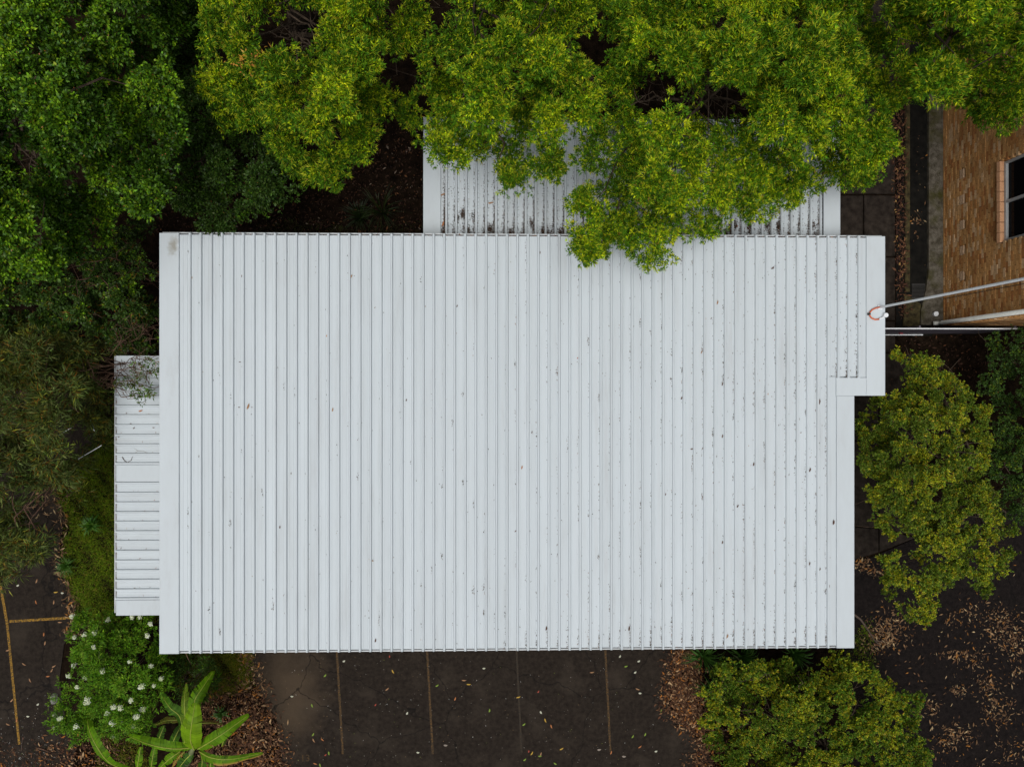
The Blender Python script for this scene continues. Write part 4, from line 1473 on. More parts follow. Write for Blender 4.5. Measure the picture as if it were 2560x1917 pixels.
M_MIDRIB = noise_mat('leaf_midrib', (.22, .27, .03), (.30, .33, .05), 8, 4, .5)
M_BSTEM = noise_mat('banana_stem', (.12, .15, .06), (.20, .22, .10), 8, 6, .6)
Z5 = 5.2667


def B(x, y, z):
    return (280 + x / Z5, 1630 + y / Z5, z)


bp0 = W(470, 1905, 0)
ban = empty('banana_plant', bp0, 'banana plant with broad ribbed leaves at the bottom beside the flowering shrub', 'plant')
MB().tube([bp0, W(474, 1890, .8), W(480, 1876, 1.6), W(484, 1866, 2.0)], [.10, .085, .06, .035], 12).build('stem', M_BSTEM, ban, True)
GB = [(.10, .215, .004), (.12, .245, .005), (.075, .175, .004)]
GD = [(.035, .095, .005), (.045, .115, .006)]
banana_leaf(ban, [B(1085, 1280, 1.95), B(1035, 1150, 2.25), B(1050, 950, 2.45), B(1095, 670, 2.35)], .29, 1, [(.15, .275, .006), (.17, .30, .007), (.135, .25, .006)], ragged=.05)
banana_leaf(ban, [B(1070, 1240, 1.7), B(1075, 900, 1.9), B(1090, 640, 1.9), B(1190, 470, 1.8), B(1340, 245, 1.5)], .19, 2, GB, ragged=.10)
banana_leaf(ban, [B(985, 1230, 1.6), B(965, 880, 1.8), B(958, 640, 1.8), B(975, 400, 1.55)], .125, 3, [(.10, .17, .010), (.12, .19, .012)], edge=(0, (.30, .12, .05), 0))
banana_leaf(ban, [B(960, 1200, 1.3), B(900, 860, 1.45), B(760, 720, 1.5), B(600, 480, 1.3)], .17, 4, GD + [(.07, .16, .012)])
banana_leaf(ban, [B(1130, 1270, 1.8), B(1300, 1170, 2.0), B(1500, 1040, 2.0), B(1800, 820, 1.7)], .19, 5, GB)
banana_leaf(ban, [B(1150, 1300, 1.6), B(1300, 1380, 1.75), B(1550, 1405, 1.75), B(1985, 1325, 1.45)], .19, 6, GB, edge=(1, (.45, .24, .07), .35), one_side=.55, label='banana leaf with a brown withered upper edge')
banana_leaf(ban, [B(1060, 1250, 1.8), B(800, 1265, 2.0), B(500, 1210, 2.0), B(205, 1095, 1.7)], .19, 7, GB, one_side=.5)
banana_leaf(ban, [B(250, 1560, 1.0), B(-10, 1460, 1.5), B(-170, 1280, 1.7), B(-300, 1010, 1.6), B(-330, 700, 1.2)], .16, 8, GB, one_side=.75)
banana_leaf(ban, [B(780, 1270, 1.2), B(830, 1120, 1.4), B(930, 930, 1.4)], .13, 9, GD)
banana_leaf(ban, [B(590, 1230, .9), B(630, 1110, 1.1), B(690, 960, 1.1)], .11, 10, GD)
banana_leaf(ban, [B(330, 1560, .9), B(350, 1420, 1.1), B(380, 1240, 1.1)], .11, 11, GB)
banana_leaf(ban, [B(515, 1560, .9), B(530, 1430, 1.2), B(560, 1250, 1.2)], .12, 12, GD + GB)
banana_leaf(ban, [B(900, 1300, 1.2), B(760, 1400, 1.3), B(600, 1540, 1.1)], .13, 13, GB)
banana_leaf(ban, [B(1060, 1320, 1.4), B(960, 1420, 1.4), B(840, 1580, 1.2)], .16, 14, GD + [(.07, .16, .03)])
banana_leaf(ban, [B(1180, 1360, 1.0), B(1190, 1450, 1.1), B(1160, 1640, .9)], .13, 15, GD)
banana_leaf(ban, [B(1300, 1400, 1.0), B(1300, 1480, 1.1), B(1290, 1640, .9)], .11, 16, GD + GB)
banana_leaf(ban, [B(960, 870, 1.0), B(820, 890, 1.1), B(700, 900, 1.1), B(560, 960, .8)], .10, 17, [(.10, .14, .015), (.16, .13, .02)], edge=(0, (.45, .25, .02), 0), label='withered brownish banana leaf')
banana_leaf(ban, [B(1180, 930, .9), B(1300, 925, .9), B(1450, 945, .6)], .08, 18, [(.16, .09, .03), (.12, .10, .02)], label='dead brown banana leaf')
banana_leaf(ban, [B(960, 1300, .8), B(880, 1380, .8), B(790, 1510, .6)], .06, 19, [(.36, .17, .04), (.28, .12, .04)], label='dead orange brown banana leaf')
banana_leaf(ban, [B(1450, 1230, .7), B(1480, 1150, .8), B(1560, 1060, .6)], .07, 20, GD)


# ================================================================== GRASS
def blades(poly, n, h, cols, name, label, z=0.0, w=.010):
    p = np.asarray(poly, float)
    xs = rng.uniform(p[:, 0].min(), p[:, 0].max(), n * 2)
    ys = rng.uniform(p[:, 1].min(), p[:, 1].max(), n * 2)
    jx, jy = xs + rng.normal(0, 7, n * 2), ys + rng.normal(0, 7, n * 2)
    ok = inside(poly, jx, jy)
    c = WA(xs[ok], ys[ok], z)
    k = len(c)
    # clumpy: patches of longer and of drier blades
    ph = np.sin(c[:, 0] * 5.1 + 1.3) * np.sin(c[:, 1] * 4.3) + np.sin(c[:, 0] * 11 + c[:, 1] * 7)
    d = unit(rng.normal(0, .8, (k, 3)) * np.array([1, 1, .3]) + np.array([0, 0, .75]))
    q = leaf_quads(c, d, h * rng.uniform(.5, 1.3, k) * (1 + .35 * ph), np.full(k, w), .05, .8, .25)
    col = pick(cols, k) * (1 + rng.normal(0, .2, (k, 1))) * (1 + .15 * ph)[:, None]
    o = quads_object(name, q, np.clip(col, .003, .5), M_LEAF)
    tag(o, label, 'grass', kind='stuff')
    return o


GR = [(3, (.12, .20, .008)), (3, (.16, .23, .010)), (2, (.085, .15, .008)), (1, (.24, .19, .03))]
GR2 = [(3, (.13, .17, .010)), (2, (.19, .17, .015)), (2, (.09, .13, .010)), (1, (.24, .15, .03))]
blades([(150, 1175), (240, 1120), (300, 1020), (340, 980), (420, 1000), (420, 1540), (340, 1545), (190, 1560), (196, 1510), (170, 1450), (158, 1400), (172, 1300), (145, 1215)], 26000, .12, GR, 'grass',
       'green lawn strip between the car park and the awning')
blades([(420, 1600), (640, 1600), (622, 1650), (630, 1700), (610, 1725), (540, 1735), (430, 1720)], 9000, .10, GR2, 'grass', 'patch of thin grass below the lower left roof corner')
blades([(240, 1830), (330, 1845), (380, 1880), (360, 2000), (240, 2000)], 2500, .08, GR2, 'grass', 'sparse grass left of the banana plant')
blades([(2128, 1600), (2175, 1540), (2185, 1660), (2200, 1690), (2110, 1690)], 1200, .08, GR, 'grass', 'weedy grass strip by the lower right roof corner')
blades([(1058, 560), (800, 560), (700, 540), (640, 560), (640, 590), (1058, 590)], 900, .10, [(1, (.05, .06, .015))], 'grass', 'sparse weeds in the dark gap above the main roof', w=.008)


# ================================================================== LEAF LITTER
LIT = [(3, (.11, .052, .024)), (4, (.065, .028, .014)), (1.6, (.20, .105, .05)), (3, (.045, .020, .011)), (1, (.36, .23, .12)), (1, (.30, .11, .02))]
LITP = [(3, (.15, .085, .042)), (2, (.23, .14, .07)), (3, (.085, .042, .02)), (1, (.36, .26, .14)), (1, (.24, .10, .02))]


def litter(poly, n, name, label, cols=LIT, z=0.008, L=.075, w=.022, soft=16, pile=.05, clusters=None):
    if clusters is not None:
        X, Y = [], []
        for (cx, cy, sx, sy, k) in clusters:
            X.append(rng.normal(cx, sx, k))
            Y.append(rng.normal(cy, sy, k))
        xs, ys = np.concatenate(X), np.concatenate(Y)
        keep = rng.random(len(xs)) < .6
        xs, ys = xs[keep], ys[keep]
    else:
        p = np.asarray(poly, float)
        xs = rng.uniform(p[:, 0].min() - 20, p[:, 0].max() + 20, n * 3)
        ys = rng.uniform(p[:, 1].min() - 20, p[:, 1].max() + 20, n * 3)
        ok = inside(poly, xs + rng.normal(0, soft, n * 3), ys + rng.normal(0, soft, n * 3))
        xs, ys = xs[ok][:n], ys[ok][:n]
    k = len(xs)
    c = WA(xs, ys, z)
    c[:, 2] += rng.uniform(0, pile, k)
    d = unit(rng.normal(0, 1, (k, 3)) * np.array([1, 1, .22]))
    sz = rng.gamma(4, .25, k).clip(.35, 2.2)
    q = leaf_quads(c, d, L * sz, w * sz * rng.uniform(.6, 1.4, k), .2, .25, 0)
    q[:, :, 2] = np.maximum(q[:, :, 2], z)
    o = quads_object(name, q, np.clip(pick(cols, k) * (1 + rng.normal(0, .2, (k, 1))), .004, .6), M_DRY)
    tag(o, label, 'leaf litter', kind='stuff')
    return o


litter([(470, 1735), (560, 1720), (632, 1705), (655, 1740), (672, 1775), (698, 1805), (702, 1850), (716, 1930), (725, 2050), (420, 2050), (500, 1850), (520, 1800)], 9000, 'leaf_litter',
       'brown leaf litter bed right of the banana plant')
litter([(608, 1600), (628, 1620), (640, 1690), (660, 1740), (640, 1740), (615, 1680)], 700, 'leaf_litter', 'pale dry leaves along the left edge of the parking bays', LITP)
litter([(1688, 1620), (1745, 1620), (1752, 1850), (1720, 1815), (1690, 1790), (1660, 1752), (1680, 1690)], 4200, 'leaf_litter', 'orange brown leaf litter bed left of the lower shrub', LIT)
litter([(1745, 1790), (1800, 1800), (1800, 1960), (1760, 1960), (1720, 1900), (1740, 1880)], 1100, 'leaf_litter', 'thin brown litter at the lower left foot of the shrub', LIT)
litter([(2236, -60), (2262, -60), (2262, 790), (2248, 800), (2240, 600), (2232, 400)], 1900, 'leaf_litter', 'dark red brown leaves banked along the kerb beside the path', [(3, (.07, .028, .014)), (2, (.15, .07, .035)), (3, (.03, .012, .008)), (.6, (.30, .18, .06))], .03, .07, .024, 5)
litter(None, 0, 'leaf_litter', 'clumps of dry leaves scattered over the rear yard', LITP, .006, .075, .02, pile=.03, clusters=[
    (2205, 1590, 26, 28, 700), (2240, 1560, 30, 24, 250), (2178, 1425, 28, 8, 120), (2155, 1405, 18, 8, 120), (2500, 1560, 24, 26, 420), (2535, 1600, 26, 20, 260), (2430, 1530, 26, 14, 130),
    (2390, 1555, 22, 14, 90), (2395, 1636, 26, 7, 160), (2440, 1650, 16, 18, 90), (2470, 1712, 16, 14, 190), (2390, 1726, 14, 8, 120), (2330, 1770, 14, 18, 110), (2495, 1775, 24, 18, 300),
    (2390, 1835, 26, 18, 260), (2540, 1660, 20, 26, 130), (2540, 1870, 40, 30, 160), (2360, 1860, 18, 14, 90), (2450, 1640, 120, 120, 260), (2300, 1650, 90, 60, 120), (2420, 1880, 100, 30, 150)])
litter([(640, 480), (1058, 300), (1058, 590), (400, 590), (380, 540)], 2200, 'leaf_litter', 'sparse litter in the gap beside the annex, tinted dark for tree shade', [(5, (.035, .015, .008)), (1, (.11, .045, .018)), (.4, (.16, .12, .09))], .0, .06, .02)  # shade under the crowns is put into these darker litter colours
litter([(140, 1205), (168, 1290), (156, 1370), (160, 1420), (186, 1480), (200, 1540), (190, 1590), (160, 1600), (176, 1530), (160, 1470), (140, 1420), (146, 1300)], 900, 'leaf_litter',
       'pale dry leaves along the lawn edge of the car park', LITP, .008, .085, .02, 7)
litter([(60, 1215), (150, 1205), (160, 1290), (90, 1290)], 160, 'leaf_litter', 'dry leaves on the car park under the gum tree', LITP, .006, .09, .018, 14, .01)
litter([(140, 1840), (230, 1820), (300, 1850), (330, 1990), (110, 1990), (100, 1900)], 1500, 'leaf_litter', 'brown litter and bark at the foot of the flowering shrub', LIT)
litter([(-40, 1860), (140, 1870), (140, 1960), (-40, 1960)], 420, 'leaf_litter', 'scattered litter on the lower left car park', LIT, .006, .07, .02, 20, .01)
litter([(2130, 880), (2240, 850), (2420, 850), (2480, 900), (2420, 960), (2300, 940), (2200, 960)], 500, 'leaf_litter', 'dark litter under the trees by the gate', [(3, (.035, .015, .009)), (1, (.09, .035, .015))], .0, .06, .02)
litter(None, 0, 'leaf_litter', 'leaves caught in the drain channel below the brick wall', LITP, -.012, .06, .02, pile=.01, clusters=[(2290, 545, 9, 14, 70), (2288, 590, 8, 12, 16), (2300, 430, 16, 60, 24), (2345, 600, 10, 90, 40)])


# single fallen leaves that can be picked out on the asphalt and on the roofs
def leaf_mesh(name, L, w, col, curl=.012):
    v = [(0, 0, .002), (L * .3, w * .46, curl * .6), (L * .68, w * .4, curl), (L, 0, curl * .5), (L * .68, -w * .4, curl * .8), (L * .3, -w * .46, curl * .4), (L * .5, 0, .001)]
    f = [(0, 1, 6), (1, 2, 6), (2, 3, 6), (3, 4, 6), (4, 5, 6), (5, 0, 6)]
    v = [(x - L / 2, y + .25 * (x - L / 2) ** 2 / L, z) for x, y, z in v]
    me = bpy.data.meshes.new(name)
    me.from_pydata(v, [], f)
    m, nt, b = new_mat('fallen_leaf_' + name)
    b.inputs['Base Color'].default_value = (*col, 1)
    b.inputs['Roughness'].default_value = .8
    me.materials.append(m)
    return me


LM = {'yellow': leaf_mesh('yellow', .10, .030, (.42, .27, .04)), 'green': leaf_mesh('green', .085, .034, (.16, .24, .03)), 'tan': leaf_mesh('tan', .10, .028, (.32, .18, .09)),
      'pale': leaf_mesh('pale', .07, .040, (.44, .44, .34)), 'red': leaf_mesh('red', .06, .026, (.34, .06, .035)), 'brown': leaf_mesh('brown', .085, .030, (.085, .040, .025)),
      'orange': leaf_mesh('orange', .09, .028, (.38, .15, .05)), 'grey': leaf_mesh('grey', .09, .045, (.24, .20, .16))}


def fallen(px, py, z, kind, rot, label, group, scale=1.0):
    o = bpy.data.objects.new('fallen_leaf', LM[kind])
    link(o, None, W(px, py, z))
    o.rotation_euler = (0, 0, math.radians(rot))
    scale *= 1.3
    o.scale = (scale, scale, scale)
    tag(o, label, 'leaf', group)
    return o


def zone(x, y, x0, x1, y0, y1, cols, rows):
    i = min(len(cols) - 1, max(0, int((x - x0) / (x1 - x0) * len(cols))))
    j = min(len(rows) - 1, max(0, int((y - y0) / (y1 - y0) * len(rows))))
    return rows[j], cols[i]


# on the parking bays (measured ones first)
for (x, y, k, r) in [(982, 1678, 'yellow', -60), (1296, 1742, 'yellow', 15), (1404, 1871, 'yellow', 30), (1378, 1815, 'orange', -70), (1310, 1810, 'green', 40), (1224, 1775, 'green', 80),
                     (1172, 1710, 'yellow', 0), (1093, 1713, 'green', 35), (939, 1761, 'red', 60), (968, 1722, 'tan', 40), (1138, 1746, 'orange', 70), (1346, 1728, 'red', 60),
                     (1363, 1800, 'yellow', -70), (1594, 1722, 'tan', -20), (1528, 1880, 'orange', 75), (1322, 1877, 'red', 80), (1330, 1882, 'yellow', 60), (1352, 1884, 'tan', 70),
                     (1350, 1889, 'green', 5), (1312, 1898, 'green', 40), (1388, 1908, 'green', -30), (1582, 1840, 'green', 60), (1613, 1835, 'green', 70), (1600, 1866, 'orange', 40),
                     (1640, 1877, 'pale', 20), (1498, 1873, 'grey', 10), (1560, 1890, 'grey', 0), (1653, 1775, 'green', 80), (1480, 1680, 'tan', 10), (1565, 1665, 'green', 20),
                     (783, 1835, 'green', 60), (806, 1848, 'orange', -40), (784, 1850, 'tan', -60), (822, 1882, 'green', -80), (814, 1886, 'red', 40), (788, 1908, 'orange', -15), (800, 1912, 'green', -70),
                     (813, 1688, 'green', 50), (780, 1763, 'green', -70), (730, 1740, 'pale', 0), (860, 1652, 'pale', 30), (1114, 1862, 'grey', 0), (1045, 1880, 'pale', 0), (1550, 1640, 'pale', 60),
                     (1597, 1652, 'pale', 30), (1588, 1680, 'pale', 40), (1600, 1732, 'pale', 0), (974, 1640, 'red', 85), (1210, 1670, 'pale', 10), (1160, 1700, 'tan', 0), (1018, 1782, 'pale', 60), (1352, 1780, 'pale', -60)]:
    col = {'yellow': 'yellow', 'green': 'yellow green', 'tan': 'tan', 'pale': 'pale', 'red': 'small red', 'orange': 'orange', 'grey': 'greyish', 'brown': 'brown'}[k]
    bay = ['left of the first line', 'between first and second lines', 'between second and third lines', 'between third and fourth lines', 'right of the last line'][
        (x > 850) + (x > 1074) + (x > 1296) + (x > 1518)]
    row = 'near the roof' if y < 1715 else ('halfway down' if y < 1815 else 'near the bottom')
    fallen(x, y, .008, k, r, col + ' leaf on asphalt ' + bay + ', ' + row, 'fallen leaves on the parking bays')
for (x, y, k, r) in [(92, 1452, 'tan', 70), (45, 1463, 'pale', 30), (90, 1505, 'orange', -70), (60, 1380, 'tan', 70), (140, 1480, 'yellow', 10), (156, 1482, 'pale', 0), (135, 1505, 'tan', 80), (113, 1607, 'tan', 75),
                     (135, 1665, 'tan', 30), (130, 1675, 'tan', 60), (120, 1690, 'orange', 10), (60, 1660, 'tan', -30), (75, 1700, 'tan', -60), (95, 1760, 'pale', 40), (20, 1625, 'tan', 20), (110, 1585, 'orange', 80),
                     (30, 1750, 'tan', 50), (20, 1810, 'tan', -20), (58, 1845, 'brown', 70), (100, 1870, 'tan', -20), (42, 1800, 'orange', 80), (70, 1790, 'pale', 0), (150, 1555, 'tan', 0)]:
    col = {'yellow': 'yellow', 'tan': 'tan', 'pale': 'pale', 'orange': 'orange', 'brown': 'brown'}[k]
    row = 'above the yellow cross line' if y < 1545 else ('below the yellow cross line' if y < 1680 else 'near the bottom edge')
    side = 'far left' if x < 18 + (y - 1560) * .1 else ('close to the long line' if x < 85 else 'towards the shrubs')
    fallen(x, y, .008, k, r, col + ' leaf on left car park ' + row + ', ' + side, 'fallen leaves on the left car park')
# on the main roof
ZF = ZR + .004
for (x, y, k, r, s) in [(928, 1400, 'tan', -20, 1.0), (2047, 1006, 'brown', 70, 1.6), (878, 692, 'tan', 60, .9), (818, 838, 'orange', 70, .8), (832, 1024, 'tan', 80, .8), (621, 1016, 'tan', 70, 1.2),
                        (630, 1018, 'brown', 0, .4), (598, 1018, 'brown', 0, .5), (529, 730, 'brown', 80, 1.0), (502, 812, 'brown', 60, .7), (1305, 1168, 'orange', 80, .8), (1932, 670, 'brown', 40, .9),
                        (2020, 732, 'brown', 60, 1.0), (2044, 714, 'brown', 80, .8), (1806, 1090, 'brown', 80, .8), (1806, 1090, 'tan', 80, .6), (1730, 1122, 'brown', 20, .8), (1757, 1120, 'brown', 60, .6),
                        (1884, 1160, 'brown', 80, .9), (2025, 1174, 'brown', 75, 1.0), (1844, 1265, 'brown', 60, .8), (1704, 995, 'brown', 70, .8), (1806, 960, 'brown', 80, .8), (1754, 880, 'tan', 70, .7),
                        (1764, 797, 'orange', 80, .6), (1778, 796, 'brown', 60, .5), (1794, 756, 'tan', 80, .9), (1444, 895, 'red', 60, .6), (1143, 765, 'brown', 60, .6), (1016, 1000, 'brown', 80, .6),
                        (701, 1706, 'brown', 0, .1), (700, 1317, 'brown', 85, .7), (728, 1183, 'brown', 85, .5), (1289, 1327, 'brown', 50, .6), (1366, 1570, 'brown', 85, 1.0), (1573, 1570, 'brown', 85, 1.1),
                        (1818, 1590, 'tan', 70, 1.0), (1474, 1594, 'tan', 80, .7), (1944, 1325, 'brown', 10, .6), (1806, 1355, 'brown', 80, .8), (2084, 1305, 'brown', 85, 1.2), (2024, 1408, 'brown', 80, .8),
                        (2050, 1422, 'brown', 80, .7), (2072, 1465, 'brown', 85, 1.2), (939, 1600, 'brown', 80, .9), (1920, 985, 'orange', 80, .5), (1664, 1235, 'brown', 80, .6), (1330, 1080, 'brown', 70, .6),
                        (480, 695, 'tan', 70, .5), (600, 905, 'brown', 0, .5), (605, 690, 'brown', 80, .6), (1190, 640, 'orange', 60, .5), (1350, 632, 'brown', 80, .7), (1530, 1010, 'brown', 80, .5)]:
    if s < .2:
        continue
    col = {'tan': 'tan', 'brown': 'dark brown', 'orange': 'orange', 'red': 'reddish'}[k]
    row, cl = zone(x, y, 404, 2200, 590, 1625, ['far left', 'left', 'left of centre', 'centre', 'right of centre', 'right', 'far right'], ['top', 'upper', 'middle', 'lower', 'bottom'])
    big = 'large ' if s >= 1.1 else ('tiny ' if s <= .55 else '')
    fallen(x, y, ZF, k, r, big + col + ' dead leaf on the main roof, ' + row + ' part, ' + cl, 'dead leaves on the main roof', s)
for (x, y, k, r, s) in [(352, 1027, 'orange', 15, 1.0), (376, 1036, 'brown', 0, .5), (327, 1059, 'brown', 0, .5), (335, 1070, 'brown', 40, .6), (384, 1069, 'brown', 0, .6), (297, 1092, 'brown', 10, .5),
                        (378, 982, 'red', 0, .6), (310, 1375, 'brown', 20, .8), (322, 1349, 'brown', 80, .5), (336, 1470, 'brown', 20, .6), (337, 1327, 'brown', 0, .4), (302, 1204, 'brown', 0, .9), (376, 1255, 'brown', 10, .4)]:
    col = {'brown': 'dark brown', 'orange': 'orange', 'red': 'reddish'}[k]
    row = ['just below the leafy branch', 'above the wide flat panel', 'just below the wide flat panel', 'near the bottom end'][(y > 1045) + (y > 1180) + (y > 1340)]
    side = 'by the gutter' if x < 315 else ('by the main roof' if x > 362 else 'mid width')
    fallen(x, y, ZW + .004, k, r, col + ' dead leaf on awning ' + row + ', ' + side, 'dead leaves on the awning', s)
for (x, y, k, r, s) in [(1107, 487, 'tan', 20, 1.1), (1227, 508, 'tan', 12, 1.2), (1108, 560, 'orange', 70, 1.2), (1413, 474, 'brown', 80, .6), (1366, 568, 'brown', -40, 1.1), (1870, 572, 'brown', -50, 1.1), (1843, 566, 'red', 60, .7)]:
    col = {'tan': 'tan', 'brown': 'dark brown', 'orange': 'orange', 'red': 'reddish'}[k]
    side = 'at its left end' if x < 1300 else ('under the middle branches' if x < 1600 else 'at its right end')
    fallen(x, y, ZA + .004, k, r, col + ' dead leaf on the rear annex roof ' + side, 'dead leaves on the annex', s)

# ---- fine debris on the roofs
FLK = [(4, (.045, .030, .022)), (3, (.075, .050, .036)), (2, (.12, .085, .06)), (1, (.20, .10, .05))]


def flakes(c, name, label, L=.03, w=.012, cols=FLK, along=None):
    k = len(c)
    d = unit(rng.normal(0, 1, (k, 3)) * np.array([.35 if along == 'y' else 1, .35 if along == 'x' else 1, .12]))
    q = leaf_quads(c, d, L * rng.uniform(.35, 1.4, k), w * rng.uniform(.5, 1.5, k), .15, .3, 0)
    o = quads_object(name, q, pick(cols, k) * (1 + rng.normal(0, .2, (k, 1))).clip(.4, 2), M_DRY)
    tag(o, label, 'debris', kind='stuff')


C = []
for x in panels_x:
    t = (x - RXL) / (RXR - RXL)
    top, bot = RYT - .08, (RYB + .08 if x < x_low else YN_IN + .02)
    n = int((6 + 210 * max(0, t - .40) ** 1.3) * (top - bot) / (RYT - RYB))
    # bunched along the uphill side of each rib
    cy = rng.uniform(bot, top, max(4, n // 5))
    y = np.concatenate([rng.uniform(bot, top, n // 3), (rng.choice(cy, n) + rng.normal(0, .16, n)).clip(bot, top)])
    if t > .5:
        y = np.concatenate([y, bot + np.abs(rng.normal(0, .22, int(34 * t)))])
    xx = x - .036 - np.abs(rng.normal(0, .010, len(y)))
    C.append(np.stack([xx, y, np.full(len(y), ZR + .005)], 1))
    m = int(1 + 13 * t * t)
    C.append(np.stack([x + rng.uniform(-.19, -.04, m), rng.uniform(bot, top, m), np.full(m, ZR + .004)], 1))
    for _ in range(int(rng.integers(0, 2 + 3 * t))):          # small wads of leaf mulch
        m = int(rng.integers(4, 14))
        wy = rng.uniform(bot, top)
        C.append(np.stack([x - .04 - np.abs(rng.normal(0, .014, m)), wy + rng.normal(0, .045, m), ZR + .006 + rng.uniform(0, .01, m)], 1))
    m = int(2 + 4 * t)
    C.append(np.stack([x + .036 + np.abs(rng.normal(0, .008, m)), rng.uniform(bot, top, m), np.full(m, ZR + .005)], 1))
flakes(np.concatenate(C), 'roof_debris', 'fine dark debris gathered along the ribs of the main roof', .036, .012, along='y')
C = []
for x in np.arange(RXL + .5, RXR - .4, S):
    t = (x - RXL) / (RXR - RXL)
    n = int(rng.integers(1, 12) + 14 * t)
    C.append(np.stack([x + rng.uniform(0, .2, n), np.full(n, RYT - .036) - rng.uniform(0, .022, n), np.full(n, ZR - .05) + rng.uniform(-.03, .01, n)], 1))
    if x < RX2 - .4:
        n = int(rng.integers(0, 4) + 22 * max(0, t - .35))
        C.append(np.stack([x + rng.uniform(0, .2, n), np.full(n, RYB + .036) + rng.uniform(0, .02, n), np.full(n, ZR - .06) + rng.uniform(-.03, .01, n)], 1))
flakes(np.concatenate(C), 'gutter_litter', 'brown leaf scraps lying in the gutters of the main roof', .06, .016, [(2, (.14, .06, .035)), (2, (.07, .04, .03)), (1, (.30, .12, .03)), (2, (.22, .18, .14))], 'x')
C = []
for x in annex_ribs:
    ylo = RYT - .05
    n = int(rng.integers(260, 620))
    y = ylo + np.abs(rng.gamma(1.1, .55, n))
    y = y[y < AYT - .1]
    C.append(np.stack([x - .036 - np.abs(rng.normal(0, .016, len(y))) * np.where(y < ylo + .5, 1.8, .8), y, np.full(len(y), ZA + .006)], 1))
    y = ylo + np.abs(rng.gamma(1.1, .7, 60))
    C.append(np.stack([x + .036 + np.abs(rng.normal(0, .008, 60)), y.clip(ylo, AYT - .1), np.full(60, ZA + .006)], 1))
    for _ in range(rng.integers(1, 4)):
        cx, cy, m = x - rng.uniform(.04, .19), ylo + abs(rng.normal(.10, .22)), int(rng.integers(40, 260))
        C.append(np.stack([cx + rng.normal(0, .028, m), cy + rng.normal(0, .06, m), ZA + .005 + rng.uniform(0, .02, m)], 1))
    m = 14
    C.append(np.stack([x - rng.uniform(.04, .2, m), ylo + np.abs(rng.normal(0, .9, m)), np.full(m, ZA + .004)], 1))
C = np.concatenate(C)
C = C[(C[:, 1] < AYT - .12) & (C[:, 0] > W(1103, 500, ZA).x) & (C[:, 0] < W(2056, 500, ZA).x)]
flakes(C, 'annex_debris', 'dark leaf mulch piled between the ribs of the rear annex roof', .032, .011, [(5, (.028, .018, .012)), (3, (.06, .036, .022)), (1, (.13, .065, .03))])
n = 700
C = np.stack([rng.uniform(AXL + .1, AXR - .1, n), np.full(n, AYT - .04) - rng.uniform(0, .03, n), np.full(n, ZA - .06)], 1)
flakes(C, 'gutter_litter', 'brown leaf scraps in the far gutter of the annex', .06, .018, [(1, (.14, .06, .035)), (1, (.06, .035, .025))], 'x')
n = 230
C = np.stack([WXL + rng.uniform(.03, .066, n), rng.uniform(WYB + .1, WYT - .1, n), np.full(n, ZW - .045)], 1)
C2 = np.concatenate([np.stack([rng.uniform(WXL + .07, RXL, 8), np.full(8, y + .038), np.full(8, ZW + .005)], 1) for y in ry])
flakes(np.concatenate([C, C2]), 'awning_debris', 'leaf scraps in the gutter and along the ribs of the awning', .05, .012, [(2, (.30, .17, .13)), (1, (.10, .06, .05)), (2, (.40, .33, .28))], 'y')

# ---- small white and pale specks blown over the asphalt
n = 420
xs, ys = rng.uniform(700, 1650, n), rng.uniform(1640, 1960, n)
xs2, ys2 = rng.uniform(-40, 150, 260), 1917 - np.abs(rng.normal(0, 90, 260))
c = WA(np.concatenate([xs, xs2]), np.concatenate([ys, ys2]), .006)
flakes(c, 'blown_specks', 'tiny pale petals and chips scattered over the asphalt', .022, .012, [(3, (.30, .28, .24)), (2, (.55, .55, .52)), (2, (.25, .16, .08)), (1, (.20, .24, .05))])


# ---- sticks, cord, rock
def stick(name, label, cat, pts, r, mat, forks=()):
    v = [W(*p) for p in pts]
    t = empty(name, v[0], label, cat)
    b = MB()
    b.tube(v, [r * (1 - .5 * i / max(1, len(v) - 1)) for i in range(len(v))], 6)
    b.build('stem', mat, t, True)
    for f in forks:
        MB().tube([W(*p) for p in f], [r * .6] * (len(f) - 1) + [r * .3], 5).build('side_twig', mat, t, True)
    return t


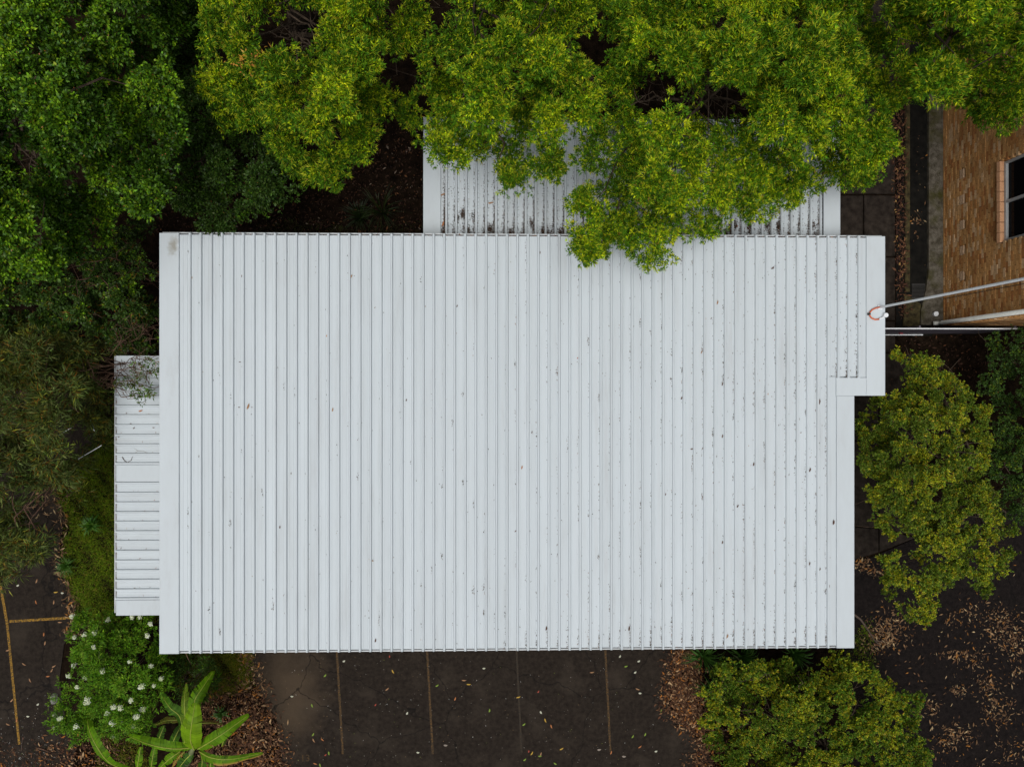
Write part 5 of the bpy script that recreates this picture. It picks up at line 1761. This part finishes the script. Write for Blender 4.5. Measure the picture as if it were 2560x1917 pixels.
M_TWIG = noise_mat('dark_twig', (.05, .035, .028), (.11, .08, .06), 12, 5, .9)
M_PALE = noise_mat('pale_twig', (.30, .28, .25), (.42, .40, .36), 12, 5, .9)
stick('fallen_twig', 'forked dark twig lying on the awning roof', 'twig', [(305, 1142, ZW + .012), (312, 1152, ZW + .012), (320, 1157, ZW + .012)], .010, M_TWIG, [[(318, 1156, ZW + .014), (328, 1150, ZW + .02), (331, 1141, ZW + .02)]])
stick('fallen_twig', 'thin curved pale twig on the awning roof', 'twig', [(333, 1135, ZW + .01), (345, 1127, ZW + .012), (358, 1128, ZW + .012), (374, 1134, ZW + .01)], .005, M_PALE, [[(345, 1127, ZW + .012), (334, 1120, ZW + .012)]])
stick('fallen_branch', 'dark crooked branch lying in the rear yard by the roof corner', 'branch', [(2132, 1533, .03), (2152, 1548, .03), (2170, 1574, .03), (2186, 1600, .03), (2200, 1612, .02)], .035, M_TWIG, [[(2186, 1600, .03), (2215, 1604, .02)]])
stick('bark_strip', 'long brown bark strip at the bottom left of the car park', 'bark', [(95, 1868, .02), (112, 1874, .02), (128, 1880, .015)], .018, M_BARK2)
stick('fallen_twig', 'dark straight twig standing out at the bottom left near the painted line', 'twig', [(53, 1876, .012), (56, 1850, .012), (55, 1838, .012)], .012, M_TWIG)
stick('fallen_frond', 'dry brown frond hanging below the lower left roof edge', 'frond', [(463, 1628, 1.2), (470, 1645, 1.0), (478, 1660, .8)], .014, M_BARK2)
for (a, bq, lab) in (((146, 1088), (183, 1066), 'white cord stretched on the left among gum leaves, upper piece'), ((196, 1147), (254, 1113), 'white cord stretched at the lawn edge, lower longer piece'),
                     ((226, 1050), (236, 1077), 'short white cord near the dark hole in the gum foliage')):
    va, vb = W(*a, 2.2), W(*bq, 2.2)
    o = MB().tube([va, va.lerp(vb, .5) + Vector((0, 0, -.01)), vb], .009, 6).build('white_cord', M_PIPE)
    tag(o, lab, 'cord')
rk = W(136, 1745, 0)
v, f = [], []
for i in range(5):
    for j in range(9):
        th, ph = math.pi * i / 8, 2 * math.pi * j / 9
        r = .13 * random.uniform(.8, 1.15)
        v.append((rk.x + r * math.sin(th) * math.cos(ph) * .8, rk.y + r * math.sin(th) * math.sin(ph) * 1.2, max(0, r * math.cos(th) * .7)))
for i in range(4):
    for j in range(9):
        k = (j + 1) % 9
        f.append((i * 9 + j, (i + 1) * 9 + j, (i + 1) * 9 + k, i * 9 + k))
rock = pydata('rock', v, f, M_ROCK)
tag(rock, 'pale grey rock at the car park side of the flowering shrub', 'rock')
